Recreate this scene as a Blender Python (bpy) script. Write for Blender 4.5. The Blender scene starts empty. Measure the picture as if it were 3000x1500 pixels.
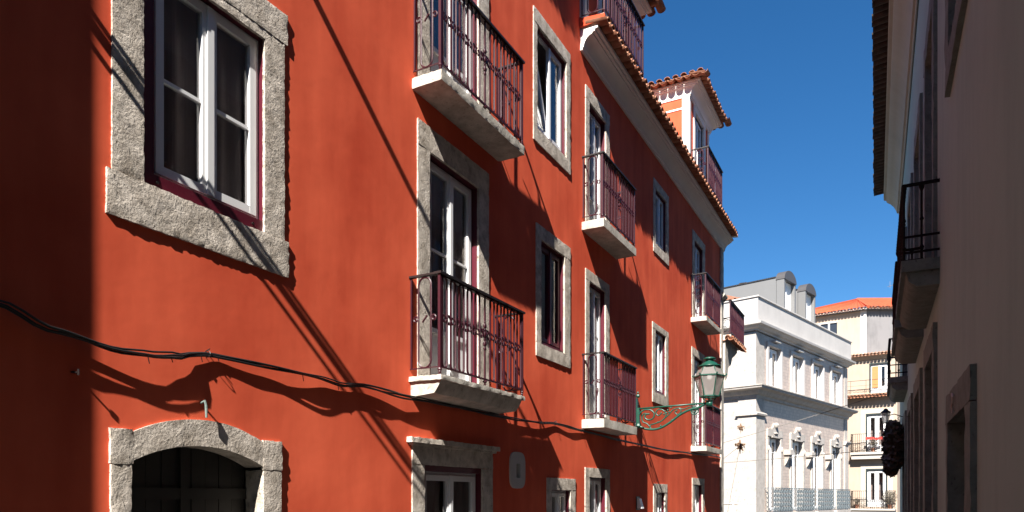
import bpy, math, random
from mathutils import Vector, Matrix, noise
random.seed(7)
D=bpy.data; C=bpy.context.scene.collection
R=math.radians
GZ=-1.6                      # street level; z = 0 is the eye

# ------------------------------------------------------------------ materials
def nt(name):
    m=D.materials.new(name); m.use_nodes=True; t=m.node_tree; b=t.nodes['Principled BSDF']; return m,t,b
def N(t,k,**kw):
    n=t.nodes.new(k)
    for a,v in kw.items(): setattr(n,a,v)
    return n
def simple(name,col,rough=.6,metal=0,spec=.5,vary=.12,scale=6,bump=.0,bscale=60):
    m,t,b=nt(name)
    tc=N(t,'ShaderNodeTexCoord'); nz=N(t,'ShaderNodeTexNoise'); nz.inputs['Scale'].default_value=scale; nz.inputs['Detail'].default_value=6
    t.links.new(tc.outputs['Object'],nz.inputs['Vector'])
    mx=N(t,'ShaderNodeMix',data_type='RGBA'); t.links.new(nz.outputs['Fac'],mx.inputs['Factor'])
    mx.inputs[6].default_value=(*[c*(1-vary) for c in col],1); mx.inputs[7].default_value=(*[min(1,c*(1+vary)) for c in col],1)
    t.links.new(mx.outputs[2],b.inputs['Base Color'])
    b.inputs['Roughness'].default_value=rough; b.inputs['Metallic'].default_value=metal; b.inputs['Specular IOR Level'].default_value=spec
    if bump:
        n2=N(t,'ShaderNodeTexNoise'); n2.inputs['Scale'].default_value=bscale; n2.inputs['Detail'].default_value=5
        t.links.new(tc.outputs['Object'],n2.inputs['Vector'])
        bp=N(t,'ShaderNodeBump'); bp.inputs['Distance'].default_value=bump; bp.inputs['Strength'].default_value=1
        t.links.new(n2.outputs['Fac'],bp.inputs['Height']); t.links.new(bp.outputs['Normal'],b.inputs['Normal'])
    return m
def plaster(name,a,bc,patch,bump_big,bump_small,streak=.5):
    m,t,b=nt(name); tc=N(t,'ShaderNodeTexCoord'); L=t.links.new
    n1=N(t,'ShaderNodeTexNoise'); n1.inputs['Scale'].default_value=patch; n1.inputs['Detail'].default_value=8; n1.inputs['Roughness'].default_value=.55
    L(tc.outputs['Object'],n1.inputs['Vector'])
    mp=N(t,'ShaderNodeMapping'); mp.inputs['Scale'].default_value=(1,2.2,.35); L(tc.outputs['Object'],mp.inputs['Vector'])
    n2=N(t,'ShaderNodeTexNoise'); n2.inputs['Scale'].default_value=2.0; n2.inputs['Detail'].default_value=6; L(mp.outputs['Vector'],n2.inputs['Vector'])
    ad=N(t,'ShaderNodeMath',operation='MULTIPLY_ADD'); L(n2.outputs['Fac'],ad.inputs[0]); ad.inputs[1].default_value=streak; L(n1.outputs['Fac'],ad.inputs[2])
    rp=N(t,'ShaderNodeValToRGB'); rp.color_ramp.elements[0].position=.5-.08; rp.color_ramp.elements[1].position=.98
    rp.color_ramp.elements[0].color=(*a,1); rp.color_ramp.elements[1].color=(*bc,1); L(ad.outputs[0],rp.inputs['Fac']); L(rp.outputs['Color'],b.inputs['Base Color'])
    b.inputs['Roughness'].default_value=.9; b.inputs['Specular IOR Level'].default_value=.15
    m3=N(t,'ShaderNodeMapping'); m3.inputs['Scale'].default_value=(1,.9,1.1); L(tc.outputs['Object'],m3.inputs['Vector'])
    n3=N(t,'ShaderNodeTexNoise'); n3.inputs['Scale'].default_value=2.6; n3.inputs['Detail'].default_value=3; L(m3.outputs['Vector'],n3.inputs['Vector'])
    n4=N(t,'ShaderNodeTexNoise'); n4.inputs['Scale'].default_value=38; n4.inputs['Detail'].default_value=5; L(m3.outputs['Vector'],n4.inputs['Vector'])
    b1=N(t,'ShaderNodeBump'); b1.inputs['Distance'].default_value=bump_big; L(n3.outputs['Fac'],b1.inputs['Height'])
    b2=N(t,'ShaderNodeBump'); b2.inputs['Distance'].default_value=bump_small; L(n4.outputs['Fac'],b2.inputs['Height']); L(b1.outputs['Normal'],b2.inputs['Normal'])
    L(b2.outputs['Normal'],b.inputs['Normal'])
    return m
def stone(name,a,bc,pit=.004,scale=1.0):
    m,t,b=nt(name); tc=N(t,'ShaderNodeTexCoord'); L=t.links.new
    n1=N(t,'ShaderNodeTexNoise'); n1.inputs['Scale'].default_value=7*scale; n1.inputs['Detail'].default_value=9; n1.inputs['Roughness'].default_value=.65
    L(tc.outputs['Object'],n1.inputs['Vector'])
    rp=N(t,'ShaderNodeValToRGB'); rp.color_ramp.elements[0].position=.36; rp.color_ramp.elements[1].position=.62
    rp.color_ramp.elements[0].color=(*a,1); rp.color_ramp.elements[1].color=(*bc,1); L(n1.outputs['Fac'],rp.inputs['Fac'])
    L(rp.outputs['Color'],b.inputs['Base Color'])
    b.inputs['Roughness'].default_value=.9; b.inputs['Specular IOR Level'].default_value=.2
    mu=N(t,'ShaderNodeTexMusgrave') if hasattr(bpy.types,'ShaderNodeTexMusgrave') else N(t,'ShaderNodeTexNoise')
    mu.inputs['Scale'].default_value=48*scale
    mu.inputs['Detail'].default_value=6
    v=N(t,'ShaderNodeTexVoronoi'); v.inputs['Scale'].default_value=52*scale
    wp=N(t,'ShaderNodeVectorMath',operation='MULTIPLY_ADD'); wp.inputs[1].default_value=(.12,.12,.12)
    L(n1.outputs['Color'],wp.inputs[0]); L(tc.outputs['Object'],wp.inputs[2]); L(wp.outputs[0],v.inputs['Vector']); L(wp.outputs[0],mu.inputs['Vector'])
    r2=N(t,'ShaderNodeValToRGB'); r2.color_ramp.elements[0].position=.0; r2.color_ramp.elements[1].position=.28; L(v.outputs['Distance'],r2.inputs['Fac'])
    ad=N(t,'ShaderNodeMath',operation='ADD'); L(r2.outputs['Color'],ad.inputs[0]); L(mu.outputs[0],ad.inputs[1])
    v3=N(t,'ShaderNodeTexVoronoi'); v3.inputs['Scale'].default_value=17*scale; m3=N(t,'ShaderNodeMapping'); m3.inputs['Scale'].default_value=(1,1.5,.6); L(wp.outputs[0],m3.inputs['Vector']); L(m3.outputs['Vector'],v3.inputs['Vector'])
    r3=N(t,'ShaderNodeValToRGB'); r3.color_ramp.elements[0].position=.05; r3.color_ramp.elements[1].position=.24; L(v3.outputs['Distance'],r3.inputs['Fac'])
    dm_=N(t,'ShaderNodeMix',data_type='RGBA'); dm_.blend_type='MULTIPLY'; dm_.inputs['Factor'].default_value=.45; L(rp.outputs['Color'],dm_.inputs[6]); L(r3.outputs['Color'],dm_.inputs[7]); L(dm_.outputs[2],b.inputs['Base Color'])
    a3=N(t,'ShaderNodeMath',operation='MULTIPLY_ADD'); L(r3.outputs['Color'],a3.inputs[0]); a3.inputs[1].default_value=1.0; L(ad.outputs[0],a3.inputs[2]); ad=a3
    bp=N(t,'ShaderNodeBump'); bp.inputs['Distance'].default_value=pit; L(ad.outputs[0],bp.inputs['Height']); L(bp.outputs['Normal'],b.inputs['Normal'])
    return m
def glass(name,tint=(.86,.85,.85),ior=1.5,extra=None):
    m=D.materials.new(name); m.use_nodes=True; t=m.node_tree; t.nodes.clear(); L=t.links.new
    o=N(t,'ShaderNodeOutputMaterial'); mx=N(t,'ShaderNodeMixShader'); f=N(t,'ShaderNodeFresnel'); ge=N(t,'ShaderNodeNewGeometry'); mr=N(t,'ShaderNodeMapRange'); mr.inputs['To Min'].default_value=ior; mr.inputs['To Max'].default_value=1/ior; L(ge.outputs['Backfacing'],mr.inputs['Value']); L(mr.outputs['Result'],f.inputs['IOR'])
    tr=N(t,'ShaderNodeBsdfTransparent'); tr.inputs['Color'].default_value=(*tint,1)
    g=N(t,'ShaderNodeBsdfGlossy'); g.inputs['Roughness'].default_value=.015; g.inputs['Color'].default_value=(.9,.9,.9,1)
    tc=N(t,'ShaderNodeTexCoord'); nz=N(t,'ShaderNodeTexNoise'); nz.inputs['Scale'].default_value=2.2; nz.inputs['Detail'].default_value=1
    bp=N(t,'ShaderNodeBump'); bp.inputs['Distance'].default_value=.006; L(tc.outputs['Object'],nz.inputs['Vector']); L(nz.outputs['Fac'],bp.inputs['Height'])
    L(bp.outputs['Normal'],g.inputs['Normal'])
    L(f.outputs[0],mx.inputs[0]); 
    if extra:
        d=N(t,'ShaderNodeBsdfTranslucent'); d.inputs['Color'].default_value=(*extra,1)
        dd=N(t,'ShaderNodeBsdfDiffuse'); dd.inputs['Color'].default_value=(*extra,1)
        m0=N(t,'ShaderNodeMixShader'); m0.inputs[0].default_value=.5; L(d.outputs[0],m0.inputs[1]); L(dd.outputs[0],m0.inputs[2])
        m2=N(t,'ShaderNodeMixShader'); m2.inputs[0].default_value=.5; L(tr.outputs[0],m2.inputs[1]); L(m0.outputs[0],m2.inputs[2]); L(m2.outputs[0],mx.inputs[1])
    else: L(tr.outputs[0],mx.inputs[1])
    L(g.outputs[0],mx.inputs[2]); L(mx.outputs[0],o.inputs[0]); return m

RED=plaster('red_limewash',(.50,.056,.024),(.82,.142,.066),.75,.0035,.00018,.5)
STONE=stone('pitted_limestone',(.36,.31,.255),(.66,.59,.51),.0085)
SLAB=stone('slab_limestone',(.36,.33,.28),(.55,.51,.45),.003)
WHITE=simple('white_paint',(.78,.78,.78),.35,vary=.04)
CRIM=simple('crimson_paint',(.085,.006,.016),.4,vary=.15)
IRON=simple('crimson_iron',(.038,.004,.010),.42,vary=.35,scale=25,bump=.001,bscale=120)
DIRON=simple('dark_iron',(.012,.007,.007),.45,vary=.3,scale=20)
DARKIN=simple('room_interior',(.42,.35,.32),.9,vary=.3,scale=1.5)
GLASS=glass('window_glass')
CORN=plaster('cornice_render',(.74,.69,.64),(.84,.79,.74),2.0,.002,.001)
TERRA=plaster('terracotta',(.20,.070,.038),(.46,.26,.17),7,.002,.002,.2)
DARKT=plaster('dark_eave_tile',(.055,.05,.042),(.14,.10,.08),7,.002,.002,.2)  # darker tile colour, used on the right eave only
ORTILE=simple('orange_tile',(.46,.085,.032),.85,vary=.3,scale=3,bump=.003,bscale=30)
MORTAR=simple('lime_mortar',(.55,.50,.45),.95,vary=.2,bump=.003)
RUBBER=simple('black_cable',(.012,.012,.012),.5)
BLACKI=simple('black_iron',(.008,.008,.008),.8,spec=.2)
GREEN=simple('green_iron',(.008,.062,.042),.38,vary=.35,scale=18,bump=.001)
LGLASS=glass('lantern_glass',(.8,.8,.8),1.4,(.62,.58,.55))
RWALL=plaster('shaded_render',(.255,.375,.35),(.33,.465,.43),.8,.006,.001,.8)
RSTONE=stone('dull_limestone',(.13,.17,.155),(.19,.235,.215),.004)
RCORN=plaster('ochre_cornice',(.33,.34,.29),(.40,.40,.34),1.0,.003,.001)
WPL=plaster('white_render',(.46,.435,.41),(.56,.53,.50),1.0,.002,.0008,.3)
WMARB=stone('white_limestone',(.37,.335,.30),(.47,.43,.39),.003,.5)
ZINC=simple('zinc_sheet',(.17,.168,.165),.5,vary=.07,scale=1.2)
DZINC=simple('dark_zinc',(.07,.065,.065),.5,vary=.1)
CREAM=plaster('cream_render',(.37,.285,.215),(.44,.35,.275),.8,.004,.001,.6)
GREYR=plaster('weathered_grey_render',(.11,.108,.108),(.21,.20,.20),.8,.006,.002,.8)
WOOD=simple('ochre_wood',(.42,.20,.07),.5,vary=.15)
GIRON=simple('blue_grey_iron',(.12,.145,.16),.5,vary=.2)
LEAF=simple('dark_leaf',(.12,.10,.07),.6,vary=.5,scale=4)
STRAW=simple('dried_flowers',(.20,.12,.07),.8,vary=.5,scale=20)
CURT=simple('grey_curtain',(.20,.17,.165),.9,vary=.2,scale=1.2)
REDCL=simple('red_cloth',(.5,.04,.03),.8)
WIRE=simple('steel_wire',(.16,.15,.14),.5,metal=.3)
def azulejo():
    m,t,b=nt('beige_tile_cladding'); tc=N(t,'ShaderNodeTexCoord'); L=t.links.new
    sx=N(t,'ShaderNodeSeparateXYZ'); L(tc.outputs['Object'],sx.inputs[0]); cx=N(t,'ShaderNodeCombineXYZ'); L(sx.outputs['Y'],cx.inputs['X']); L(sx.outputs['Z'],cx.inputs['Y'])
    br=N(t,'ShaderNodeTexBrick'); br.offset=0; br.inputs['Scale'].default_value=1; br.inputs['Brick Width'].default_value=.15; br.inputs['Row Height'].default_value=.15; br.inputs['Mortar Size'].default_value=.006
    br.inputs['Color1'].default_value=(.52,.42,.355,1); br.inputs['Color2'].default_value=(.41,.33,.285,1); br.inputs['Mortar'].default_value=(.26,.22,.2,1)
    L(cx.outputs[0],br.inputs['Vector'])
    L(br.outputs['Color'],b.inputs['Base Color']); b.inputs['Roughness'].default_value=.45; return m
TILES=azulejo()
def asphalt():
    return simple('cobble_ground',(.045,.043,.041),.9,vary=.35,scale=3,bump=.01,bscale=14)
COBBLE=asphalt()

SMOOTHED=[STONE,SLAB,RSTONE,TERRA,CORN,RCORN,IRON,DIRON,GIRON]
# ------------------------------------------------------------------ mesh builder
class MB:
    def __init__(s): s.v=[]; s.f=[]
    def add(s,vs,fs):
        k=len(s.v); s.v+= [tuple(v) for v in vs]; s.f+=[tuple(i+k for i in f) for f in fs]; return s
    def box(s,x0,x1,y0,y1,z0,z1):
        if x0>x1:x0,x1=x1,x0
        if y0>y1:y0,y1=y1,y0
        if z0>z1:z0,z1=z1,z0
        return s.add([(x0,y0,z0),(x1,y0,z0),(x1,y1,z0),(x0,y1,z0),(x0,y0,z1),(x1,y0,z1),(x1,y1,z1),(x0,y1,z1)],
          [(0,3,2,1),(4,5,6,7),(0,1,5,4),(1,2,6,5),(2,3,7,6),(3,0,4,7)])
    def tube(s,pts,r,n=6,closed=False,cap=True):
        pts=[Vector(p) for p in pts]; m=len(pts); rs=r if isinstance(r,(list,tuple)) else [r]*m
        k=len(s.v); up=None
        for i,p in enumerate(pts):
            if closed: d=pts[(i+1)%m]-pts[i-1]
            else: d=pts[min(i+1,m-1)]-pts[max(i-1,0)]
            d.normalize()
            if up is None:
                a=Vector((0,0,1)) if abs(d.z)<.9 else Vector((1,0,0)); up=a
            u=d.cross(up)
            if u.length<1e-5: u=d.cross(Vector((1,.3,0)))
            u.normalize(); w=u.cross(d).normalized(); up=w
            for j in range(n):
                a=2*math.pi*(j+.5)/n; s.v.append(tuple(p+(u*math.cos(a)+w*math.sin(a))*rs[i]))
        for i in range(m if closed else m-1):
            a=k+i*n; b=k+((i+1)%m)*n
            for j in range(n): s.f.append((a+j,a+(j+1)%n,b+(j+1)%n,b+j))
        if cap and not closed:
            s.f.append(tuple(k+j for j in range(n))[::-1]); s.f.append(tuple(k+(m-1)*n+j for j in range(n)))
        return s
    def bar(s,a,b,w=.012,h=None):
        # square section bar
        return s.tube([a,b],w*.7071,4)
    def prism(s,poly,axis,a0,a1,cap=True):
        # poly (u,v) ; axis 'x': (a,u,v); 'y': (u,a,v); 'z': (u,v,a)
        def P(u,v,a): return {'x':(a,u,v),'y':(u,a,v),'z':(u,v,a)}[axis]
        n=len(poly); vs=[P(u,v,a0) for u,v in poly]+[P(u,v,a1) for u,v in poly]
        fs=[(i,(i+1)%n,n+(i+1)%n,n+i) for i in range(n)]
        if cap: fs+=[tuple(range(n))[::-1],tuple(range(n,2*n))]
        return s.add(vs,fs)
    def lathe(s,prof,c,n=12,sc=1):
        k=len(s.v); m=len(prof)
        for r,z in prof:
            for j in range(n):
                a=2*math.pi*j/n; s.v.append((c[0]+r*math.cos(a)*sc,c[1]+r*math.sin(a)*sc,c[2]+z*sc))
        for i in range(m-1):
            for j in range(n): s.f.append((k+i*n+j,k+i*n+(j+1)%n,k+(i+1)*n+(j+1)%n,k+(i+1)*n+j))
        s.f.append(tuple(k+j for j in range(n))[::-1]); s.f.append(tuple(k+(m-1)*n+j for j in range(n)))
        return s
    def ball(s,c,r,n=8,sx=1,sy=1,sz=1):
        k=len(s.v); m=n//2+1
        for i in range(m):
            ph=math.pi*i/(m-1)
            for j in range(n):
                a=2*math.pi*j/n; s.v.append((c[0]+sx*r*math.sin(ph)*math.cos(a),c[1]+sy*r*math.sin(ph)*math.sin(a),c[2]+sz*r*math.cos(ph)))
        for i in range(m-1):
            for j in range(n): s.f.append((k+i*n+j,k+(i+1)*n+j,k+(i+1)*n+(j+1)%n,k+i*n+(j+1)%n))
        return s
    def rough(s,x0,x1,y0,y1,z0,z1,res=.05,amp=.006,seed=0,noback=True):
        # block with chipped, uneven faces
        def ax(a,b):
            n=max(1,int(round((b-a)/res))); return [a+(b-a)*i/n for i in range(n+1)]
        X,Y,Z=ax(x0,x1),ax(y0,y1),ax(z0,z1); idx={}
        def V(i,j,k):
            key=(i,j,k)
            if key in idx: return idx[key]
            p=Vector((X[i],Y[j],Z[k])); q=p*7+Vector((seed,3.1*seed,0)); q2=p*26+Vector((0,seed,1.7*seed))
            d=noise.noise_vector(q)*.6+noise.noise_vector(q2)*.9
            e=(i in(0,len(X)-1))+(j in(0,len(Y)-1))+(k in(0,len(Z)-1))
            f=amp*(1.0 if e<2 else 1.1)
            # never bulge past the block's footprint by much: bias inwards
            w=Vector((d.x*f*.9,d.y*f*.7,d.z*f*.7))
            if e>=2:
                c=Vector(((x0+x1)/2,(y0+y1)/2,(z0+z1)/2)); g=abs(noise.noise(q2*1.3))*f*1.6
                for t in range(3):
                    if (t==0 and i in(0,len(X)-1)) or (t==1 and j in(0,len(Y)-1)) or (t==2 and k in(0,len(Z)-1)):
                        w[t]+= g*(1 if c[t]>p[t] else -1)
            if i==0 and noback: w.x=0
            s.v.append(tuple(p+w)); idx[key]=len(s.v)-1; return idx[key]
        nx,ny,nz=len(X)-1,len(Y)-1,len(Z)-1
        for j in range(ny):
            for k in range(nz):
                s.f.append((V(nx,j,k),V(nx,j+1,k),V(nx,j+1,k+1),V(nx,j,k+1)))
        for i in range(nx):
            for k in range(nz):
                s.f.append((V(i,0,k),V(i+1,0,k),V(i+1,0,k+1),V(i,0,k+1)))
                s.f.append((V(i+1,ny,k),V(i,ny,k),V(i,ny,k+1),V(i+1,ny,k+1)))
            for j in range(ny):
                s.f.append((V(i,j,0),V(i,j+1,0),V(i+1,j+1,0),V(i+1,j,0)))
                s.f.append((V(i,j,nz),V(i+1,j,nz),V(i+1,j+1,nz),V(i,j+1,nz)))
        return s
    def bed(s,o,along,out,wid,ln,drop=.10,th=.012):
        o=Vector(o); al=Vector(along); d=(Vector(out)-Vector((0,0,drop))).normalized()*ln; t=Vector((0,0,th))
        p=[o,o+al*wid,o+al*wid+d,o+d]
        return s.add([tuple(q) for q in p]+[tuple(q+t) for q in p],[(0,3,2,1),(4,5,6,7),(0,1,5,4),(1,2,6,5),(2,3,7,6),(3,0,4,7)])
    def tiles(s,o,along,out,n,sp,ln,drop=.12,r=None,th=.012,pans=True,lift=0):
        # row of barrel tiles: o start, along = unit vec, out = unit vec
        o=Vector(o); al=Vector(along); ou=Vector(out); r=r or sp*.36; up=Vector((0,0,1))
        d=(ou-up*drop).normalized()
        for i in range(n):
            jit=random.uniform(-.012,.012)
            for kind in ((1,-1) if pans else (1,)):
                c=o+al*(sp*(i+(.5 if kind==1 else 1.0)))+(up*.035 if kind==1 else up*0)
                if kind==-1: c=c-al*sp
                L=ln+jit+( .0 if kind==1 else .02)
                k=len(s.v); m=6
                for e in (0,1):
                    for rr in ((r,r-th) if kind==1 else (r*1.2,r*1.2-th)):
                        for q in range(m+1):
                            a=math.pi*q/m
                            s.v.append(tuple(c+d*(L*e)+al*(math.cos(a)*rr)+up*(kind*math.sin(a)*rr*.75)))
                M=m+1
                for q in range(m):
                    s.f.append((k+q,k+q+1,k+2*M+q+1,k+2*M+q))
                    s.f.append((k+M+q+1,k+M+q,k+3*M+q,k+3*M+q+1))
                    s.f.append((k+2*M+q,k+2*M+q+1,k+3*M+q+1,k+3*M+q))
        return s

class Frame:
    """one thing: an Empty at its base; parts are given in its own axes with z measured from the eye"""
    def __init__(s,name,label,cat,loc,rotz=0,mirror=False,group=None,zb=GZ,structure=False):
        o=D.objects.new(name,None); C.objects.link(o); o.location=(loc[0],loc[1],zb); o.rotation_euler=(0,0,rotz); o.empty_display_size=.3
        o['label']=label; o['category']=cat
        if group:o['group']=group
        s.o=o; s.zb=zb; s.mirror=mirror
    def part(s,name,mb,mat,parent=None,label=None,smooth=False):
        me=D.meshes.new(name); sg=-1 if s.mirror else 1
        vs=[(x*sg,y,z-s.zb) for x,y,z in mb.v]; fs=mb.f if sg==1 else [f[::-1] for f in mb.f]
        me.from_pydata(vs,[],fs); me.materials.append(mat); me.update()
        if smooth or mat in SMOOTHED:
            me.polygons.foreach_set('use_smooth',[True]*len(me.polygons))
            if not smooth: me.set_sharp_from_angle(angle=R(38))
        o=D.objects.new(name,me); C.objects.link(o); o.parent=parent or s.o
        if label:o['label']=label
        return o
def single(name,mb,mat,label,cat,group=None,kind=None,smooth=False):
    n=len(mb.v); c=Vector((sum(v[0] for v in mb.v)/n,sum(v[1] for v in mb.v)/n,min(v[2] for v in mb.v)))
    me=D.meshes.new(name); me.from_pydata([tuple(Vector(v)-c) for v in mb.v],[],mb.f); me.materials.append(mat); me.update()
    if smooth: me.polygons.foreach_set('use_smooth',[True]*len(me.polygons))
    o=D.objects.new(name,me); C.objects.link(o); o.location=c
    if kind:o['kind']=kind
    else: o['label']=label; o['category']=cat
    if group:o['group']=group
    return o

def wallsheet(mb,y0,y1,z0,z1,holes,x=0.0):
    ys=sorted({y0,y1,*[min(max(h[0],y0),y1) for h in holes],*[min(max(h[1],y0),y1) for h in holes]})
    zs=sorted({z0,z1,*[min(max(h[2],z0),z1) for h in holes],*[min(max(h[3],z0),z1) for h in holes]})
    for a,b in zip(ys,ys[1:]):
        for c,d in zip(zs,zs[1:]):
            cy,cz=(a+b)/2,(c+d)/2
            if any(h[0]<cy<h[1] and h[2]<cz<h[3] for h in holes): continue
            mb.add([(x,a,c),(x,b,c),(x,b,d),(x,a,d)],[(0,1,2,3)])

# ------------------------------------------------------------------ windows
def casement(fr,parent_name,y0,y1,z0,z1,x,label=None,lining=True,curtain=False,gap=.06,rails=(),panel=None,outer=.035,stile=.055,mat=None,open_=None,panes=True,glassmat=None):
    """white two-leaf frame; returns the object"""
    m=MB(); mat=mat or WHITE
    ft=.045
    m.box(x-ft,x,y0,y0+outer,z0,z1); m.box(x-ft,x,y1-outer,y1,z0,z1)
    m.box(x-ft,x-.002,y0+outer,y1-outer,z0,z0+outer); m.box(x-ft,x-.002,y0+outer,y1-outer,z1-outer,z1)
    win=fr.part(parent_name,m,mat,label=label)
    ym=(y0+y1)/2; g=MB()
    if lining:
        q=MB(); interior(q,y0,y1,z0,z1,x-.06,x-.75); fr.part('room_lining',q,DARKIN,win)
    for k,(a,b) in enumerate(((y0+outer+.003,ym-.002),(ym+.002,y1-outer-.003))):
        q=MB(); za,zb_=z0+outer+.003,z1-outer-.003; X0,X1=x-.035,x+.014
        q.box(X0,X1,a,a+stile,za,zb_); q.box(X0,X1,b-stile,b,za,zb_)
        bot=stile if panel is None else panel
        q.box(X0,X1-.001,a+stile,b-stile,za,za+stile); q.box(X0,X1-.001,a+stile,b-stile,zb_-stile,zb_)
        if panel: 
            q.box(X0,X1-.001,a+stile,b-stile,za+panel-stile*.8,za+panel); q.box(x-.02,x-.006,a+stile,b-stile,za+stile,za+panel-stile*.8)
        for r in rails: q.box(x-.026,x+.004,a+stile,b-stile,r-.012,r+.012)
        if k==1: q.box(X1,X1+.014,a-.028,a+.026,za,zb_)
        # slim inner bead
        bw=.012
        q.box(X0-.001,X0+.012,a+stile,a+stile+bw,za+bot,zb_-stile)
        g=MB(); g.box(x-.016,x-.011,a+stile-.004,b-stile+.004,za+bot-.004,zb_-stile+.004)
        if open_==k:
            # hopper leaf tipped inwards at its head
            def tilt(M):
                c,s_=math.cos(R(9)),math.sin(R(9))
                M.v=[(x+(vx-x)*c-(vz-za)*s_,vy,za+(vz-za)*c+(vx-x)*s_) for vx,vy,vz in M.v]
            tilt(q); tilt(g)
        fr.part('casement',q,mat,win)
        if panes: fr.part('glass_pane',g,glassmat or GLASS,win)
    if curtain:
        q=MB(); nn=int((y1-y0)/.02); k=0
        for i in range(nn+1):
            yy=y0+.02+(y1-y0-.04)*i/nn; xx=x-.085+.022*math.sin(yy*34)+.012*math.sin(yy*11+2)
            q.v+=[(xx,yy,z0+.02),(xx,yy,z1-.02)]
        for i in range(nn):
            if abs(i-nn/2)>nn*gap: q.f.append((2*i,2*i+2,2*i+3,2*i+1))
        fr.part('curtain',q,CURT,win)
    return win
def liner(fr,win,y0,y1,z0,z1,x0,x1,l=.03,r=.0,b=.03,t=.0,mat=None,pad=.03):
    m=MB()
    m.box(x0,x1,y0-pad,y0+l,z0-pad,z1+pad); m.box(x0,x1,y1-r,y1+pad,z0-pad,z1+pad)
    m.box(x0,x1-.002,y0+l,y1-r,z0-pad,z0+b); m.box(x0,x1-.002,y0+l,y1-r,z1-t,z1+pad)
    return fr.part('window_liner',m,mat or CRIM,win)
def surround(fr,win,hole,outer,x1=.016,x0=-.03,res=.06,amp=.004,seed=1,mat=None,sill_over=0,name='stone_surround'):
    y0,y1,z0,z1=hole; a,b,c,d=outer; m=MB()
    m.rough(x0,x1,a,y0,c if c>=z0 else z0,z1,res,amp,seed)          # near jamb
    m.rough(x0,x1,y1,b,c if c>=z0 else z0,z1,res,amp,seed+3)
    if d>z1: m.rough(x0,x1+.002,a,b,z1,d,res,amp,seed+5)
    if c<z0: m.rough(x0,x1+.003,a-sill_over,b+sill_over,c,z0,res,amp,seed+8)
    return fr.part(name,m,mat or STONE,win)
def interior(mb,y0,y1,z0,z1,xa=-.07,xb=-.75):
    # a dark room box open to the front
    y0-=.25;y1+=.25;z0-=.2;z1+=.2
    mb.add([(xb,y0,z0),(xb,y1,z0),(xb,y1,z1),(xb,y0,z1)],[(0,1,2,3)])
    mb.add([(xa,y0,z0),(xb,y0,z0),(xb,y0,z1),(xa,y0,z1),(xa,y1,z0),(xb,y1,z0),(xb,y1,z1),(xa,y1,z1)],[(0,1,2,3),(5,4,7,6),(1,0,4,5),(3,2,6,7)])

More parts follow.
